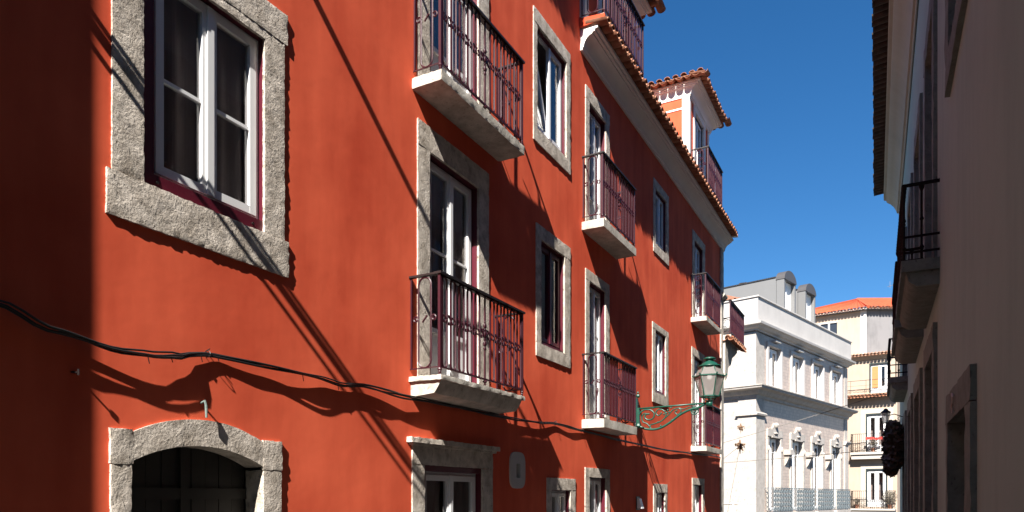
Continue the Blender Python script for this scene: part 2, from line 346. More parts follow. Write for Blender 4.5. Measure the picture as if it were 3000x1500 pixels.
# ------------------------------------------------------------------ railings
def stadium(yc,zc,w,h,n=7):
    r=w/2; pts=[]
    for i in range(n+1):
        a=math.pi*i/n; pts.append((yc+r*math.cos(a),zc+h/2-r+r*math.sin(a)))
    for i in range(n+1):
        a=math.pi+math.pi*i/n; pts.append((yc+r*math.cos(a),zc-h/2+r+r*math.sin(a)))
    return pts
def scroll(yc,zc,r0,turns,sgn=1,n=16,ph=0,k=.25):
    out=[]
    for i in range(n+1):
        t=i/n; a=ph+sgn*turns*2*math.pi*t; r=r0*(1-t*(1-k)); out.append((yc+r*math.cos(a),zc+r*math.sin(a)))
    return out
def railing(fr,par,y0,y1,z,p,h=.99,loops=None,near=True,far=True,mat=None,hmat=None,dense=False,rad=.0120,x0=0.0,hw=.085,ornament=True,sp=.165):
    mat=mat or IRON; hmat=hmat or DIRON; zt=z+h; m=MB(); p1=p-.025
    ya,yb=y0+.025,y1-.025
    # posts
    for yy in (ya,yb):
        posts=MB()
        posts.box(p1-.014,p1+.014,yy-.014,yy+.014,z+.045,zt-.012)
        posts.ball((p1,yy,z+.05),.022,8); posts.ball((p1,yy,z+.028),.016,8); posts.box(p1-.010,p1+.010,yy-.010,yy+.010,z,z+.03)
        fr.part('corner_post',posts,mat,par)
    hr=MB(); hr.box(p1-hw/2-.01,p1+hw/2-.01,ya-.03,yb+.03,zt-.022,zt)
    if near: hr.box(x0,p1-hw/2-.01,ya-.022,ya+.022,zt-.020,zt-.001)
    if far: hr.box(x0,p1-hw/2-.01,yb-.022,yb+.022,zt-.020,zt-.001)
    hr.box(p1-.009,p1+.009,ya,yb,zt-.034,zt-.022)
    fr.part('handrail',hr,hmat,par)
    zb=z+.075
    m.box(p1-.010,p1+.010,ya,yb,zb-.008,zb+.008)
    if near: m.box(x0,p1,ya-.006,ya+.006,zb-.005,zb+.005)
    if far: m.box(x0,p1,yb-.006,yb+.006,zb-.005,zb+.005)
    W=yb-ya; n=loops or max(4,int(round(W/sp))); zc=(zb+zt-.03)/2; hh=zt-.03-zb; step=W/n
    mid=z+h*.56
    seg=5
    def tube2(pts,fn,r,cl=False): m.tube([fn(u,v) for u,v in pts],r,seg,closed=cl)
    F=lambda u,v:(p1,u,v)
    for i in range(n):
        yc=ya+step*(i+.5)
        if ornament and n%2==1 and i==n//2:
            m.box(p1-.008,p1+.008,yc-.008,yc+.008,z+.0,zt-.02)
            for dz,rr in ((.13,.016),(.09,.030),(.045,.02),(0,.036),(-.045,.02),(-.1,.032),(-.15,.024),(-.19,.012),(.17,.01)):
                m.ball((p1,yc,mid+dz),rr,8,sx=.6)
            tube2(scroll(yc-.04,mid+.02,.035,1.1),F,rad*.8); tube2(scroll(yc+.04,mid+.02,.035,1.1,-1,ph=math.pi),F,rad*.8)
            m.ball((p1,yc,z+.05),.026,8,sz=.6); continue
        tube2(stadium(yc,zc,step*.56,hh),F,rad,True)
        if dense:
            tube2([(yc,zb),(yc,zt-.03)],F,rad*.8)
            for dz in (-.3,-.1,.12,.3): tube2(scroll(yc,mid+dz,step*.30,1.2,1 if i%2 else -1,12),F,rad*.8)
    for i in range(1,n):
        yc=ya+step*i
        tube2([(yc+step*.17*math.cos(a),mid+.045*math.sin(a)) for a in [2*math.pi*k/10 for k in range(10)]],F,rad*.75,True)
    for i in range(2*n):
        yc=ya+step*(i+.5)/2
        tube2([(yc-.026,mid-.03),(yc+.0,mid+.004),(yc+.026,mid+.034)],F,rad*.9)
        tube2([(yc-.026,mid+.03),(yc+.0,mid-.004),(yc+.026,mid-.034)],F,rad*.9)
    for on,yy in ((near,ya),(far,yb)):
        if not on: continue
        G=lambda u,v,yy=yy:(u,yy,v)
        m.box(x0+.008,x0+.024,yy-.008,yy+.008,zb,zt-.012)
        tube2(stadium(x0+(p1-x0)*.5,zc,(p1-x0)*.42,hh),G,rad*.85,True)
        tube2(scroll(x0+(p1-x0)*.2,mid,.035,1.2),G,rad*.75); tube2(scroll(x0+(p1-x0)*.8,mid,.035,1.2,-1,ph=math.pi),G,rad*.75)
        tube2([(x0+(p1-x0)*.42,mid-.03),(x0+(p1-x0)*.58,mid+.03)],G,rad*.75)
        if dense:
            for dz in (-.3,-.12,.12,.3): tube2(scroll(x0+(p1-x0)*.5,mid+dz,.06,1.2),G,rad*.75)
    return fr.part('iron_bars',m,mat,par)
def slab_plain(fr,y0,y1,z,p,th,label=None,mat=None,res=.07,amp=.005,name='balcony'):
    m=MB(); m.rough(-.02,p,y0,y1,z-th,z,res,amp,seed=y0)
    return fr.part(name,m,mat or SLAB,label=label)

# ================================================================== RED BUILDING
rb=Frame('red_building','long brick red building with stone window surrounds along the left of the street','building',(0,0))
holes=[]; inn=MB()
def W(y0,y1,z0,z1,o,kind='win',**k): return dict(h=(y0,y1,z0,z1),o=o,kind=kind,**k)
wins=[
 W(2.875,3.855,1.99,3.45,(2.665,4.055,1.71,3.75),'big'),
 W(6.02,6.99,1.175,3.52,(5.81,7.22,1.175,3.77),'door'),
 W(6.02,6.99,4.135,6.40,(5.81,7.22,4.135,6.66),'door'),
 W(8.50,9.45,4.89,6.27,(8.39,9.59,4.70,6.46),'hopper'),
 W(8.62,9.39,2.05,3.45,(8.47,9.59,1.87,3.63),'crimwin'),
 W(10.33,11.05,4.175,6.13,(10.18,11.22,4.175,6.33),'door'),
 W(10.33,11.04,1.175,3.35,(10.18,11.21,1.175,3.51),'door'),
 W(13.81,14.57,5.02,6.11,(13.67,14.73,4.83,6.28),'win'),
 W(13.79,14.52,2.07,3.31,(13.60,14.70,1.86,3.43),'win'),
 W(16.93,17.76,4.175,6.08,(16.73,17.97,4.175,6.27),'door'),
 W(16.88,17.72,1.175,3.33,(16.66,17.93,1.175,3.51),'door'),
 W(5.93,7.08,GZ+.1,.32,(5.72,7.31,GZ+.1,.53),'ground'),
 W(8.96,9.60,-.95,.09,(8.80,9.78,-1.1,.26),'win'),
 W(10.34,11.07,GZ+.1,.30,(10.16,11.23,GZ+.1,.45),'gdoor'),
 W(13.85,14.46,-1.1,.08,(13.67,14.62,-1.25,.255),'win'),
 W(16.9,17.7,GZ+.1,.28,(16.7,17.9,GZ+.1,.44),'gdoor'),
]
e=.025
for w in wins:
    h=w['h']; holes.append((h[0]-e,h[1]+e,h[2]-(e if w['kind'] in('win','big','hopper','crimwin') else 0),h[3]+e))
# arched doorway hole and vent slot
holes.append((2.775,3.86,GZ,.36)); interior(inn,2.79,3.84,GZ+.2,.2,-.3,-1.2)
holes.append((7.87,8.05,.23,.42))
LB=-14.0
wl=MB()
wallsheet(wl,.5,9.97,GZ,8.60,holes); wallsheet(wl,9.97,19.93,GZ,7.05,[h for h in holes if h[1]>9.97])
# arch spandrels behind the stone
# far end, back, roofs
wl.add([(0,19.93,GZ),(-7,19.93,GZ),(-7,19.93,7.05),(0,19.93,7.05)],[(0,1,2,3)])
wl.add([(0,.5,GZ),(-7,.5,GZ),(-7,.5,8.6),(0,.5,8.6)],[(0,1,2,3)])
wl.add([(-7,.5,GZ),(-7,19.93,GZ),(-7,19.93,8.6),(-7,.5,8.6)],[(0,1,2,3)])
wl.add([(0,9.97,7.0),(-7,9.97,7.0),(-7,9.97,10.5),(-3,9.97,10.5),(0,9.97,8.6)],[(0,1,2,3,4)])
wall=rb.part('wall',wl,RED)
for i,w in enumerate(wins):
    y0,y1,z0,z1=w['h']; k=w['kind']; o=w['o']
    if k=='big':
        x=-.055; wn=casement(rb,'window',y0+.085,y1-.002,z0+.088,z1+.01,x,label='large white casement window in rough stone',rails=(2.745,),outer=.03,stile=.058,curtain=True,gap=.02)
        liner(rb,wn,y0,y1,z0,z1,-.10,-.012,l=.085,r=.0,b=.09,t=.0)
        st=MB()
        st.rough(-.012,.014,2.665,y0,z0,3.52,.024,.0035,2); st.rough(-.012,.014,y1,4.055,z0,3.52,.024,.0035,5)
        st.rough(-.012,.018,2.63,4.095,1.71,z0,.024,.0045,9); st.rough(-.012,.017,2.655,4.085,3.52,3.755,.024,.004,12)
        # lintel soffit piece down to the opening
        st.rough(-.012,.014,y0,y1,z1,3.52,.024,.0035,14)
        rb.part('stone_surround',st,STONE,wn)
        for yy in (2.98,3.76):
            bl=MB(); bl.tube([(-.012,yy,2.03),(.0,yy,2.03)],.010,8); rb.part('bolt',bl,DIRON,wn)
        continue
    if k in('door','gdoor','ground'):
        x=-.085; lf=.035
        wn=casement(rb,'balcony_door' if k=='door' else 'street_door',y0+.05,y1-.002,z0+.015,z1-.01 if k!='ground' else z1-.06,x,rails=(z0+1.42,) if k=='door' else (),panel=.55,outer=.03,stile=.06,curtain=y0<12)
        liner(rb,wn,y0,y1,z0,z1,-.14,-.012,l=.05,r=.0,b=.012,t=.0 if k!='ground' else .06)
        surround(rb,wn,w['h'],o,x0=-.012,res=.05 if y0<12 else .08,amp=.0035,seed=i*2+1)
        if k=='ground':
            cm=MB(); cm.rough(-.01,.075,5.64,7.38,.53,.585,.04,.006,3); cm.rough(-.01,.05,5.68,7.34,.505,.53,.05,.004,4)
            rb.part('door_cornice',cm,STONE,wn)
        continue
    x=-.06
    wn=casement(rb,'window',y0+.04,y1-.02,z0+.04,z1-.01,x,rails=(),outer=.03,stile=.05,open_=0 if k=='hopper' else None,mat=CRIM if k=='crimwin' else None)
    liner(rb,wn,y0,y1,z0,z1,-.11,-.012,l=.04,r=.02,b=.04,t=.01)
    surround(rb,wn,w['h'],o,x0=-.012,res=.045 if y0<12 else .08,amp=.0035,seed=i*2+1)
# arched doorway
def arc(y0,y1,zs,zp,n=14):
    c=(y1-y0)/2; hgt=zp-zs; Rr=(c*c+hgt*hgt)/(2*hgt); ym=(y0+y1)/2; zc=zp-Rr; a=math.asin(c/Rr)
    return [(ym+Rr*math.sin(-a+2*a*i/n),zc+Rr*math.cos(-a+2*a*i/n)) for i in range(n+1)]
n=26; inner=arc(2.79,3.84,.22,.345,n); ext=arc(2.80,3.84,.405,.525,n); ar=MB()
def ring(mb,inner,ext,x0,x1,rows=6,amp=.0045,seed=4):
    k=len(mb.v); n_=len(inner); 
    def disp(y,z,x,e):
        q=Vector((x*7,y*7+seed,z*7)); q2=q*3.6; return noise.noise(q)*amp*.6+noise.noise(q2)*amp*1.1
    for i in range(n_):
        for j in range(rows+1):
            t=j/rows; y=inner[i][0]*(1-t)+ext[i][0]*t; z=inner[i][1]*(1-t)+ext[i][1]*t
            mb.v.append((x1+disp(y,z,x1,0),y+disp(y,z,.3,0)*.4,z+disp(y,z,.7,0)*.4))
    for i in range(n_-1):
        for j in range(rows): a=k+i*(rows+1)+j; b=a+rows+1; mb.f.append((a,b,b+1,a+1))
    k2=len(mb.v)
    for i in range(n_): mb.v.append((x0-.17,inner[i][0],inner[i][1])); mb.v.append((x0,ext[i][0],ext[i][1]))
    for i in range(n_-1):
        a=k+i*(rows+1); b=a+rows+1
        mb.f.append((a,k2+2*i,k2+2*i+2,b)); mb.f.append((a+rows,b+rows,k2+2*i+3,k2+2*i+1))
ring(ar,inner,ext,-.01,.018)
ar.rough(-.01,.020,2.65,2.80,.20,.42,.024,.004,3); ar.rough(-.01,.020,3.835,4.025,.20,.425,.024,.004,6)
ar.rough(-.18,.018,2.655,2.79,GZ,.20,.024,.004,8); ar.rough(-.18,.018,3.842,4.02,GZ,.20,.024,.004,11)
dm=MB()
for k_ in range(9): dm.box(-.23,-.19+.003*(k_%2),2.79+k_*.1165,2.79+k_*.1165+.112,GZ,.34)
dm.box(-.25,-.228,2.79,3.84,GZ,.34); dm.box(-.19,-.165,3.27,3.33,GZ,.34); dm.box(-.19,-.168,2.79,3.27,-.02,.06); dm.box(-.19,-.168,3.33,3.84,-.02,.06)
dr=rb.part('arched_door',dm,simple('dark_door_paint',(.016,.015,.013),.6),label='dark door deep inside the arched stone doorway')
rb.part('arched_stone_surround',ar,STONE,dr); rb.part('room_lining',inn,DARKIN,dr)
# oval vent
vm=MB(); pts=[]
for i in range(24):
    a=2*math.pi*i/24; ca,sa=math.cos(a),math.sin(a); q=.2
    pts.append((7.94+.205*math.copysign(abs(ca)**.55,ca),.33+.23*math.copysign(abs(sa)**.55,sa)))
inp=[(7.885+.11*(1 if math.cos(2*math.pi*i/24)>0 else 0)+.0,.235+.17*(1 if math.sin(2*math.pi*i/24)>0 else 0)) for i in range(24)]
inp=[]
for i in range(24):
    a=2*math.pi*i/24; t=max(abs(math.cos(a))/.055,abs(math.sin(a))/.09); inp.append((7.955+math.cos(a)/t,.325+math.sin(a)/t))
k=len(vm.v)
for i in range(24): vm.v+= [(.018,*pts[i]),(-.01,*pts[i]),(.018,*inp[i]),(-.12,*inp[i])]
for i in range(24):
    a=k+4*i; b=k+4*((i+1)%24); vm.f+=[(a,b,b+2,a+2),(a+1,b+1,b,a),(a+2,b+2,b+3,a+3)]
vent=rb.part('vent_surround',vm,WPL,label='rounded pale vent surround with a narrow slot')
vb=MB(); vb.box(-.14,-.10,7.86,8.06,.2,.45); rb.part('vent_backing',vb,DARKIN,vent)

# balconies -------------------------------------------------------
m=MB(); y0,y1,z=5.675,7.43,1.172
m.rough(-.02,.383,y0,y1,z-.05,z,.03,.006,2)
k=len(m.v)
prof=[(.352,z-.052),(.346,z-.062),(.330,z-.095),(.30,z-.140),(.272,z-.172),(-.02,z-.195),(-.02,z-.052)]
ny=60
for j in range(ny+1):
    yy=y0+.035+(y1-y0-.07)*j/ny
    for q,(px,pz) in enumerate(prof):
        sh=.0 if 0<j<ny else .0
        dn=noise.noise(Vector((px*9,yy*6,pz*9)))*.008
        m.v.append((px+(dn if px>0 else 0),yy,pz+dn*.5))
P=len(prof)
for j in range(ny):
    for q in range(P-1): a=k+j*P+q; m.f.append((a,a+1,a+P+1,a+P))
m.f.append(tuple(k+q for q in range(P))[::-1]); m.f.append(tuple(k+ny*P+q for q in range(P)))
b1=rb.part('balcony',m,SLAB,label='lower near balcony on a moulded stone slab')
railing(rb,b1,y0,y1,z,.375,.985,loops=11)
b1u=slab_plain(rb,5.73,7.48,4.125,.35,.105,'upper near balcony on a flat stone slab',res=.03,amp=.006); railing(rb,b1u,5.73,7.48,4.125,.345,1.0,loops=11)
b2=slab_plain(rb,10.05,11.59,1.172,.362,.135); railing(rb,b2,10.05,11.59,1.172,.36,1.0,loops=11)
b2u=slab_plain(rb,10.05,11.57,4.172,.355,.125); railing(rb,b2u,10.05,11.57,4.172,.35,1.0,loops=11)
b3=slab_plain(rb,16.60,18.22,1.172,.365,.12); railing(rb,b3,16.6,18.22,1.172,.36,1.0,loops=11,dense=True)
b3u=slab_plain(rb,16.60,18.18,4.172,.365,.11); railing(rb,b3u,16.6,18.18,4.172,.36,1.0,loops=11,dense=True)

# cornices and eaves ----------------------------------------------
def cornice(fr,y0,y1,z,prof,name='cornice',mat=None):
    m=MB(); m.prism([(px,z+pz) for px,pz in prof],'y',y0,y1); return fr.part(name,m,mat or CORN)
CP=[(-.05,0),(.035,0),(.04,.035),(.055,.04),(.06,.07),(.075,.11),(.105,.155),(.145,.185),(.195,.205),(.2,.225),(.235,.23),(.24,.262),(.28,.265),(.285,.30),(-.05,.31)]
cz=6.745
cn=cornice(rb,9.99,20.13,cz,CP)
t=MB(); t.tiles((.10,10.02,cz+.385),(0,1,0),(1,0,0),50,.2,.33,.10)
ev=rb.part('eave_tiles',t,TERRA,cn,smooth=False)
mo=MB(); mo.box(-.05,.27,10.0,20.10,cz+.305,cz+.33); mo.bed((.05,10.0,cz+.388),(0,1,0),(1,0,0),10.15,.36)
mo.box(.0,.40,9.985,10.02,cz+.31,cz+.40)
rb.part('mortar_bed',mo,MORTAR,cn)
led=MB(); led.prism([(0,cz+.33),(.36,cz+.33),(.405,cz+.35),(.41,cz+.40),(.40,cz+.42),(0,cz+.46)],'y',9.955,10.01); rb.part('eave_end_ledge',led,RED,cn)
def roofsheet(fr,par,y0,y1,xa,za,xb,zb,mat,sp=.2,amp=.035,name='roof'):
    m=MB(); n=int((y1-y0)/sp*6); k=0
    for i in range(n+1):
        yy=y0+(y1-y0)*i/n; d=amp*math.cos(2*math.pi*(yy-y0)/sp)
        m.v+=[(xa,yy,za+d),(xb,yy,zb+d)]
    for i in range(n): m.f.append((2*i,2*i+1,2*i+3,2*i+2))
    return fr.part(name,m,mat,par)
roofsheet(rb,None,9.98,20.1,.12,cz+.40,-3.2,cz+2.1,TERRA); roofsheet(rb,None,9.98,20.1,-3.2,cz+2.1,-7.1,cz+.3,TERRA)
cz2=8.56
cn2=cornice(rb,.5,9.96,cz2,CP)
t=MB(); t.bed((.05,.5,cz2+.388),(0,1,0),(1,0,0),9.45,.36); t.tiles((.10,.55,cz2+.385),(0,1,0),(1,0,0),47,.2,.33,.10); rb.part('eave_tiles',t,TERRA,cn2)
roofsheet(rb,None,.5,9.97,.12,cz2+.40,-3.2,cz2+2.1,TERRA); roofsheet(rb,None,.5,9.97,-3.2,cz2+2.1,-7.1,cz2+.1,TERRA)
# quoin pilaster at the far corner
qm=MB(); qm.rough(-.3,.045,19.72,20.02,GZ,6.74,.12,.006,4)
for zz in (5.35,):
    qm.prism([(-.2,zz),(.05,zz),(.14,zz+.10),(.14,zz+.14),(.05,zz+.2),(-.2,zz+.2)],'y',19.68,20.08)
rb.part('corner_quoin',qm,SLAB)

# dormers -----------------------------------------------------------
def dormer(y0,y1,zb,zt,depth=3.2,xf=.0,label=None):
    m=MB(); yd0=(y0+y1)/2-.45; yd1=(y0+y1)/2+.45; ztop=zb+1.98
    wallsheet(m,y0,y1,zb-.3,zt,[(yd0,yd1,zb-.05,ztop)],xf)
    for yy in (y0,y1): m.add([(xf,yy,zb-.5),(xf-depth,yy,zb-.5),(xf-depth,yy,zt),(xf,yy,zt)],[(0,1,2,3)])
    d=rb.part('dormer',m,RED,label=label)
    p=MB()
    for a,b in ((y0-.02,y0+.13),(y1-.13,y1+.02)): p.box(xf-.15,xf+.02,a,b,zb-.2,zt)
    p.box(xf-depth,xf-.15,y0-.016,y0+.01,zt-.26,zt-.22); p.box(xf-depth,xf-.15,y1-.01,y1+.016,zt-.26,zt-.22)
    st=p
    for a,b in ((yd0-.13,yd0),(yd1,yd1+.13)): st.box(xf-.03,xf+.025,a,b,zb-.1,ztop)
    st.box(xf-.03,xf+.027,yd0-.13,yd1+.13,ztop,ztop+.13)
    rb.part('dormer_trim',p,CORN,d)
    # mitred cornice running round three sides
    k=MB(); pr=CP; P=len(pr); vs=[]
    for px,pz in pr: vs.append((xf-depth,y0-px*.5,zt+pz))
    for px,pz in pr: vs.append((xf+px,y0-px*.5,zt+pz))
    for px,pz in pr: vs.append((xf+px,y1+px,zt+pz))
    for px,pz in pr: vs.append((xf-depth,y1+px,zt+pz))
    fs=[]
    for s_ in range(3):
        for q in range(P-1): fs.append((s_*P+q,s_*P+q+1,(s_+1)*P+q+1,(s_+1)*P+q))
    k.add(vs,fs); rb.part('dormer_cornice',k,CORN,d)
    q=MB(); zz=zt+.375; nn=int((y1-y0+.62)/.19)
    q.tiles((xf+.10,y0-.22,zz),(0,1,0),(1,0,0),nn,(y1-y0+.54)/nn,.32,.1)
    n2=int((depth+.4)/.19)
    q.bed((xf+.10,y0-.25,zz+.003),(0,1,0),(1,0,0),y1-y0+.5,.30); q.bed((xf+.40,y0-.0,zz+.003),(-1,0,0),(0,-1,0),depth,.24)
    q.tiles((xf+.42,y0-.02,zz),(-1,0,0),(0,-1,0),n2,.19,.25,.1)
    q.tiles((xf+.42,y1+.10,zz),(-1,0,0),(0,1,0),n2,.19,.30,.1)
    zr=zz+.55; xr=xf-1.2; ym=(y0+y1)/2
    q.box(xf-depth,xf+.3,y0-.13,y0-.02,zt+.312,zt+.42); q.box(xf+.1,xf+.24,y0-.13,y1+.13,zt+.312,zt+.42)
    q.add([(xf+.2,y0-.2,zz),(xf+.2,y1+.2,zz),(xr,ym,zr),(xf-depth,ym,zr),(xf-depth,y0-.2,zz),(xf-depth,y1+.2,zz)],[(0,1,2),(0,2,3,4),(1,5,3,2)])
    q.add([(xf-.0,y0,zt+.30),(xf,y1,zt+.30),(xf-depth,y1,zt+.30),(xf-depth,y0,zt+.30)],[(0,1,2,3)])
    rb.part('dormer_roof',q,TERRA,d)
    wn=casement(rb,'dormer_door',yd0+.02,yd1-.02,zb,ztop-.01,xf-.06,outer=.04,stile=.06,panel=.6)
    return d
dormer(10.15,12.42,7.2,8.58,label='nearer dormer beside the taller block')
dormer(16.42,18.38,7.15,9.22,label='far dormer with tiled hipped roof and white cornice')
# dormer balcony railings stand on the eave
for (a,b) in ((10.0,11.88),(16.66,18.2)):
    sl=MB(); sl.box(-.02,.38,a,b,7.165,7.205); s_=rb.part('dormer_balcony',sl,SLAB); railing(rb,s_,a,b,7.205,.40,.90,loops=11,dense=(a>12))
# corner balcony on the end wall with tiled floor edge and bracket
m=MB(); m.box(-1.0,.25,19.94,21.98,4.36,4.42); cb=rb.part('corner_balcony',m,SLAB,label='balcony on the end wall with tile edge and stone bracket')
t=MB(); t.tiles((.16,20.0,4.36),(0,1,0),(1,0,0),10,.198,.16,.35); t.tiles((.26,20.02,4.36),(-1,0,0),(0,-1,0),2,.19,.14,.35); rb.part('tile_edge',t,TERRA,cb)
m=MB(); m.prism([(19.93,4.35),(21.6,4.35),(21.6,4.22),(21.2,4.05),(20.9,3.95),(20.7,3.72),(20.35,3.6),(20.2,3.3),(19.93,3.15)],'x',-.15,.10); 
m.prism([(19.93,4.35),(21.6,4.35),(21.6,4.22),(21.2,4.05),(20.9,3.95),(20.7,3.72),(20.35,3.6),(20.2,3.3),(19.93,3.15)],'x',-.9,-.7); rb.part('stone_bracket',m,SLAB,cb)
railing(rb,cb,19.94,21.95,4.42,.25,.95,near=True,far=True,dense=True,x0=-.9,sp=.2)
# iron strap under slabs, nails etc.
nm=MB()
for (yy,zz) in ((3.30,.64),): nm.tube([(.0,yy,zz),(.045,yy,zz+.012),(.052,yy+.003,zz-.02),(.050,yy+.008,zz-.10)],[.007,.009,.009,.008],8)
rb.part('overflow_spout',nm,RSTONE)
hm=MB(); hm.tube([(0,2.44,.72),(.05,2.44,.715)],.006,6); hm.tube([(.05,2.44,.70),(.05,2.44,.735)],.006,6); hm.lathe([(.016,0),(.016,.01)],(.005,2.44,.715),8); rb.part('wall_hook',hm,DIRON)

# cable bundle ------------------------------------------------------
def interp(tab,s):
    for (a,b) in zip(tab,tab[1:]):
        if a[0]<=s<=b[0]:
            t=(s-a[0])/(b[0]-a[0]); t=t*t*(3-2*t) if len(a)<3 else t; return a[1]+(b[1]-a[1])*t
    return tab[-1][1] if s>tab[-1][0] else tab[0][1]
zt=[(.6,1.30),(1.5,1.20),(2.04,1.02),(2.29,.935),(2.69,.885),(2.89,.895),(3.10,.925),(3.25,.968),(3.37,.985),(3.59,.985),(3.96,.985),(4.39,.975),(4.67,.955),(4.98,.985),(5.62,.965),(6.5,.965),(7.61,.965),(8.49,.98),(9.05,1.02),(10.02,1.0),(11.67,.97),(12.90,.965),(14.5,.96),(16.36,1.0),(19.29,1.06),(19.9,1.06)]
xt=[(.6,.05),(2.3,.055),(2.75,.062),(3.05,.05),(3.22,.022),(3.38,.014),(3.7,.03),(4.2,.046),(4.55,.036),(4.7,.030),(5.1,.048),(5.6,.05),(6.5,.04),(7.6,.035),(8.5,.03),(9.05,.014),(9.5,.028),(10.02,.018),(11.6,.03),(12.9,.016),(14.5,.028),(16.3,.018),(18,.03),(19.9,.015)]
cb_=MB()
for i in range(4):
    pts=[]; s_=.6
    while s_<19.85:
        ph=i*1.7; wob=.010*math.sin(s_*3.1+ph)+.006*math.sin(s_*7.7+2*ph)
        lo=max(.0,min(1,(interp(xt,s_)-.012)/.04))
        pts.append((interp(xt,s_)*.82+.004+lo*(.014*math.sin(s_*2.3+ph*2)+.007*i-.01),s_,interp(zt,s_)+(i-1.5)*.006+wob*lo*.9)); s_+=.07
    cb_.tube(pts,.0065 if i else .0095,6)
cab=Frame('cable_bundle','bundle of black cables sagging along the red wall above the arched doorway','cable',(0,.6),0,zb=.85)
for i in range(len(cb_.v)): cb_.v[i]=(cb_.v[i][0],cb_.v[i][1]-.6,cb_.v[i][2])
cab.part('cables',cb_,RUBBER,smooth=True)
cl=MB()
for yy in (3.34,9.05,10.0,12.9,16.3):
    zz=interp(zt,yy); xx=interp(xt,yy); cl.tube([(xx+.005+.03*math.cos(a),yy-.6,zz+.024*math.sin(a)) for a in [2*math.pi*k/10 for k in range(10)]],.0025,5,closed=True); cl.tube([(0,yy-.6,zz+.02),(xx+.03,yy-.6,zz+.034)],.0035,5)
for yy,zl in ((2.86,.11),(3.03,.07),(3.28,.09),(3.42,.05),(4.2,.12),(4.62,.1)):
    zz=interp(zt,yy); xx=interp(xt,yy); cl.tube([(xx+.01,yy-.6,zz-.01),(xx+.006,yy-.585,zz-.02-zl*.35)],.003,4)
cab.part('cable_ties',cl,RUBBER)

# street lantern on bracket -----------------------------------------
ln=Frame('street_lantern','green cast iron street lantern on a scrolled bracket beside the lower middle balcony','street lamp',(0,12.6),0,zb=1.25)
a=MB(); a.box(0,.035,-.05,.05,1.25,1.80); a.box(.03,.075,-.03,.03,1.33,1.62)
a.ball((.045,0,1.84),.04,8); a.ball((.045,0,1.90),.022,8); a.ball((.05,0,1.29),.055,8)
ln.part('wall_plate',a,GREEN)
a=MB(); a.tube([(.03,0,1.605),(1.34,0,1.635)],.016,8); a.box(1.29,1.39,-.04,.04,1.575,1.67)
def cr(pts,n=6):
    out=[]
    for i in range(len(pts)-1):
        p0=pts[max(i-1,0)];p1=pts[i];p2=pts[i+1];p3=pts[min(i+2,len(pts)-1)]
        for k in range(n):
            t=k/n; out.append(tuple(.5*((2*p1[c])+(-p0[c]+p2[c])*t+(2*p0[c]-5*p1[c]+4*p2[c]-p3[c])*t*t+(-p0[c]+3*p1[c]-3*p2[c]+p3[c])*t**3) for c in range(2)))
    out.append(pts[-1]); return out
def pl(pts,r,n=8): a.tube([(u,0,v) for u,v in pts],r*1.25,6)
pl(cr([(.05,1.30),(.18,1.235),(.35,1.215),(.50,1.25),(.66,1.34),(.82,1.455),(1.0,1.535),(1.14,1.56),(1.27,1.625)]),.017)
pl(cr([(.06,1.34),(.07,1.50),(.16,1.575),(.28,1.57),(.35,1.50),(.33,1.42),(.25,1.39),(.18,1.43),(.19,1.49),(.25,1.50)]),.012)
pl(cr([(.30,1.22),(.22,1.32),(.14,1.36),(.12,1.45),(.16,1.51),(.22,1.50)]),.010)
pl(cr([(.28,1.30),(.40,1.33),(.50,1.37),(.57,1.46),(.52,1.55),(.43,1.57),(.38,1.51),(.43,1.46),(.48,1.50)]),.010)
pl(cr([(.50,1.37),(.62,1.47),(.70,1.55),(.80,1.57),(.84,1.51),(.78,1.46),(.73,1.50),(.76,1.53)]),.009)
pl(cr([(.80,1.58),(.88,1.55),(.95,1.57),(1.02,1.59)]),.008)
pl(scroll(1.08,1.52,.055,1.5),.008)
pl([(1.08+.065*math.cos(q*.524),1.51+.065*math.sin(q*.524)) for q in range(13)],.009)
for u,v in ((.25,1.50),(.22,1.50),(.48,1.50),(.55,1.53),(.58,1.50),(.60,1.55),(.53,1.48),(.62,1.51),(.76,1.53),(.27,1.27),(.47,1.275),(.68,1.37),(.42,1.34),(.33,1.60),(.66,1.59)): a.ball((u,0,v),.019,6)
pl([(.27,1.22),(.28,1.30)],.009)
ln.part('scroll_bracket',a,GREEN,smooth=True)
HX=(1.34,0)
def hexa(mb,r0,z0,r1,z1):
    r0*=1.06; r1*=1.06
    for j in range(6):
        q0=2*math.pi*(j)/6+.15; q1=2*math.pi*(j+1)/6+.15
        mb.add([(HX[0]+r0*math.cos(q0),r0*math.sin(q0),z0),(HX[0]+r0*math.cos(q1),r0*math.sin(q1),z0),(HX[0]+r1*math.cos(q1),r1*math.sin(q1),z1),(HX[0]+r1*math.cos(q0),r1*math.sin(q0),z1)],[(0,1,2,3)])
g=MB(); hexa(g,.150,1.755,.245,2.085); hexa(g,.235,2.11,.165,2.26); ln.part('lantern_panes',g,LGLASS)
f=MB()
for j in range(6):
    q=2*math.pi*j/6+.15; c,s_=math.cos(q),math.sin(q)
    f.tube([(1.34+.155*c,.155*s_,1.745),(1.34+.25*c,.25*s_,2.09)],.011,5); f.tube([(1.34+.24*c,.24*s_,2.10),(1.34+.168*c,.168*s_,2.265)],.010,5)
    f.ball((1.34+.285*c,.285*s_,2.115),.018,6)
for r_,zz,w_ in ((.155,1.745,.016),(.262,2.093,.014),(.17,2.262,.014)):
    f.tube([(1.34+r_*math.cos(2*math.pi*j/6+.15),r_*math.sin(2*math.pi*j/6+.15),zz) for j in range(6)],w_,6,closed=True)
hx=[(.275*math.cos(2*math.pi*j/6+.15)+1.34,.275*math.sin(2*math.pi*j/6+.15)) for j in range(6)]
hi=[(.24*math.cos(2*math.pi*j/6+.15)+1.34,.24*math.sin(2*math.pi*j/6+.15)) for j in range(6)]
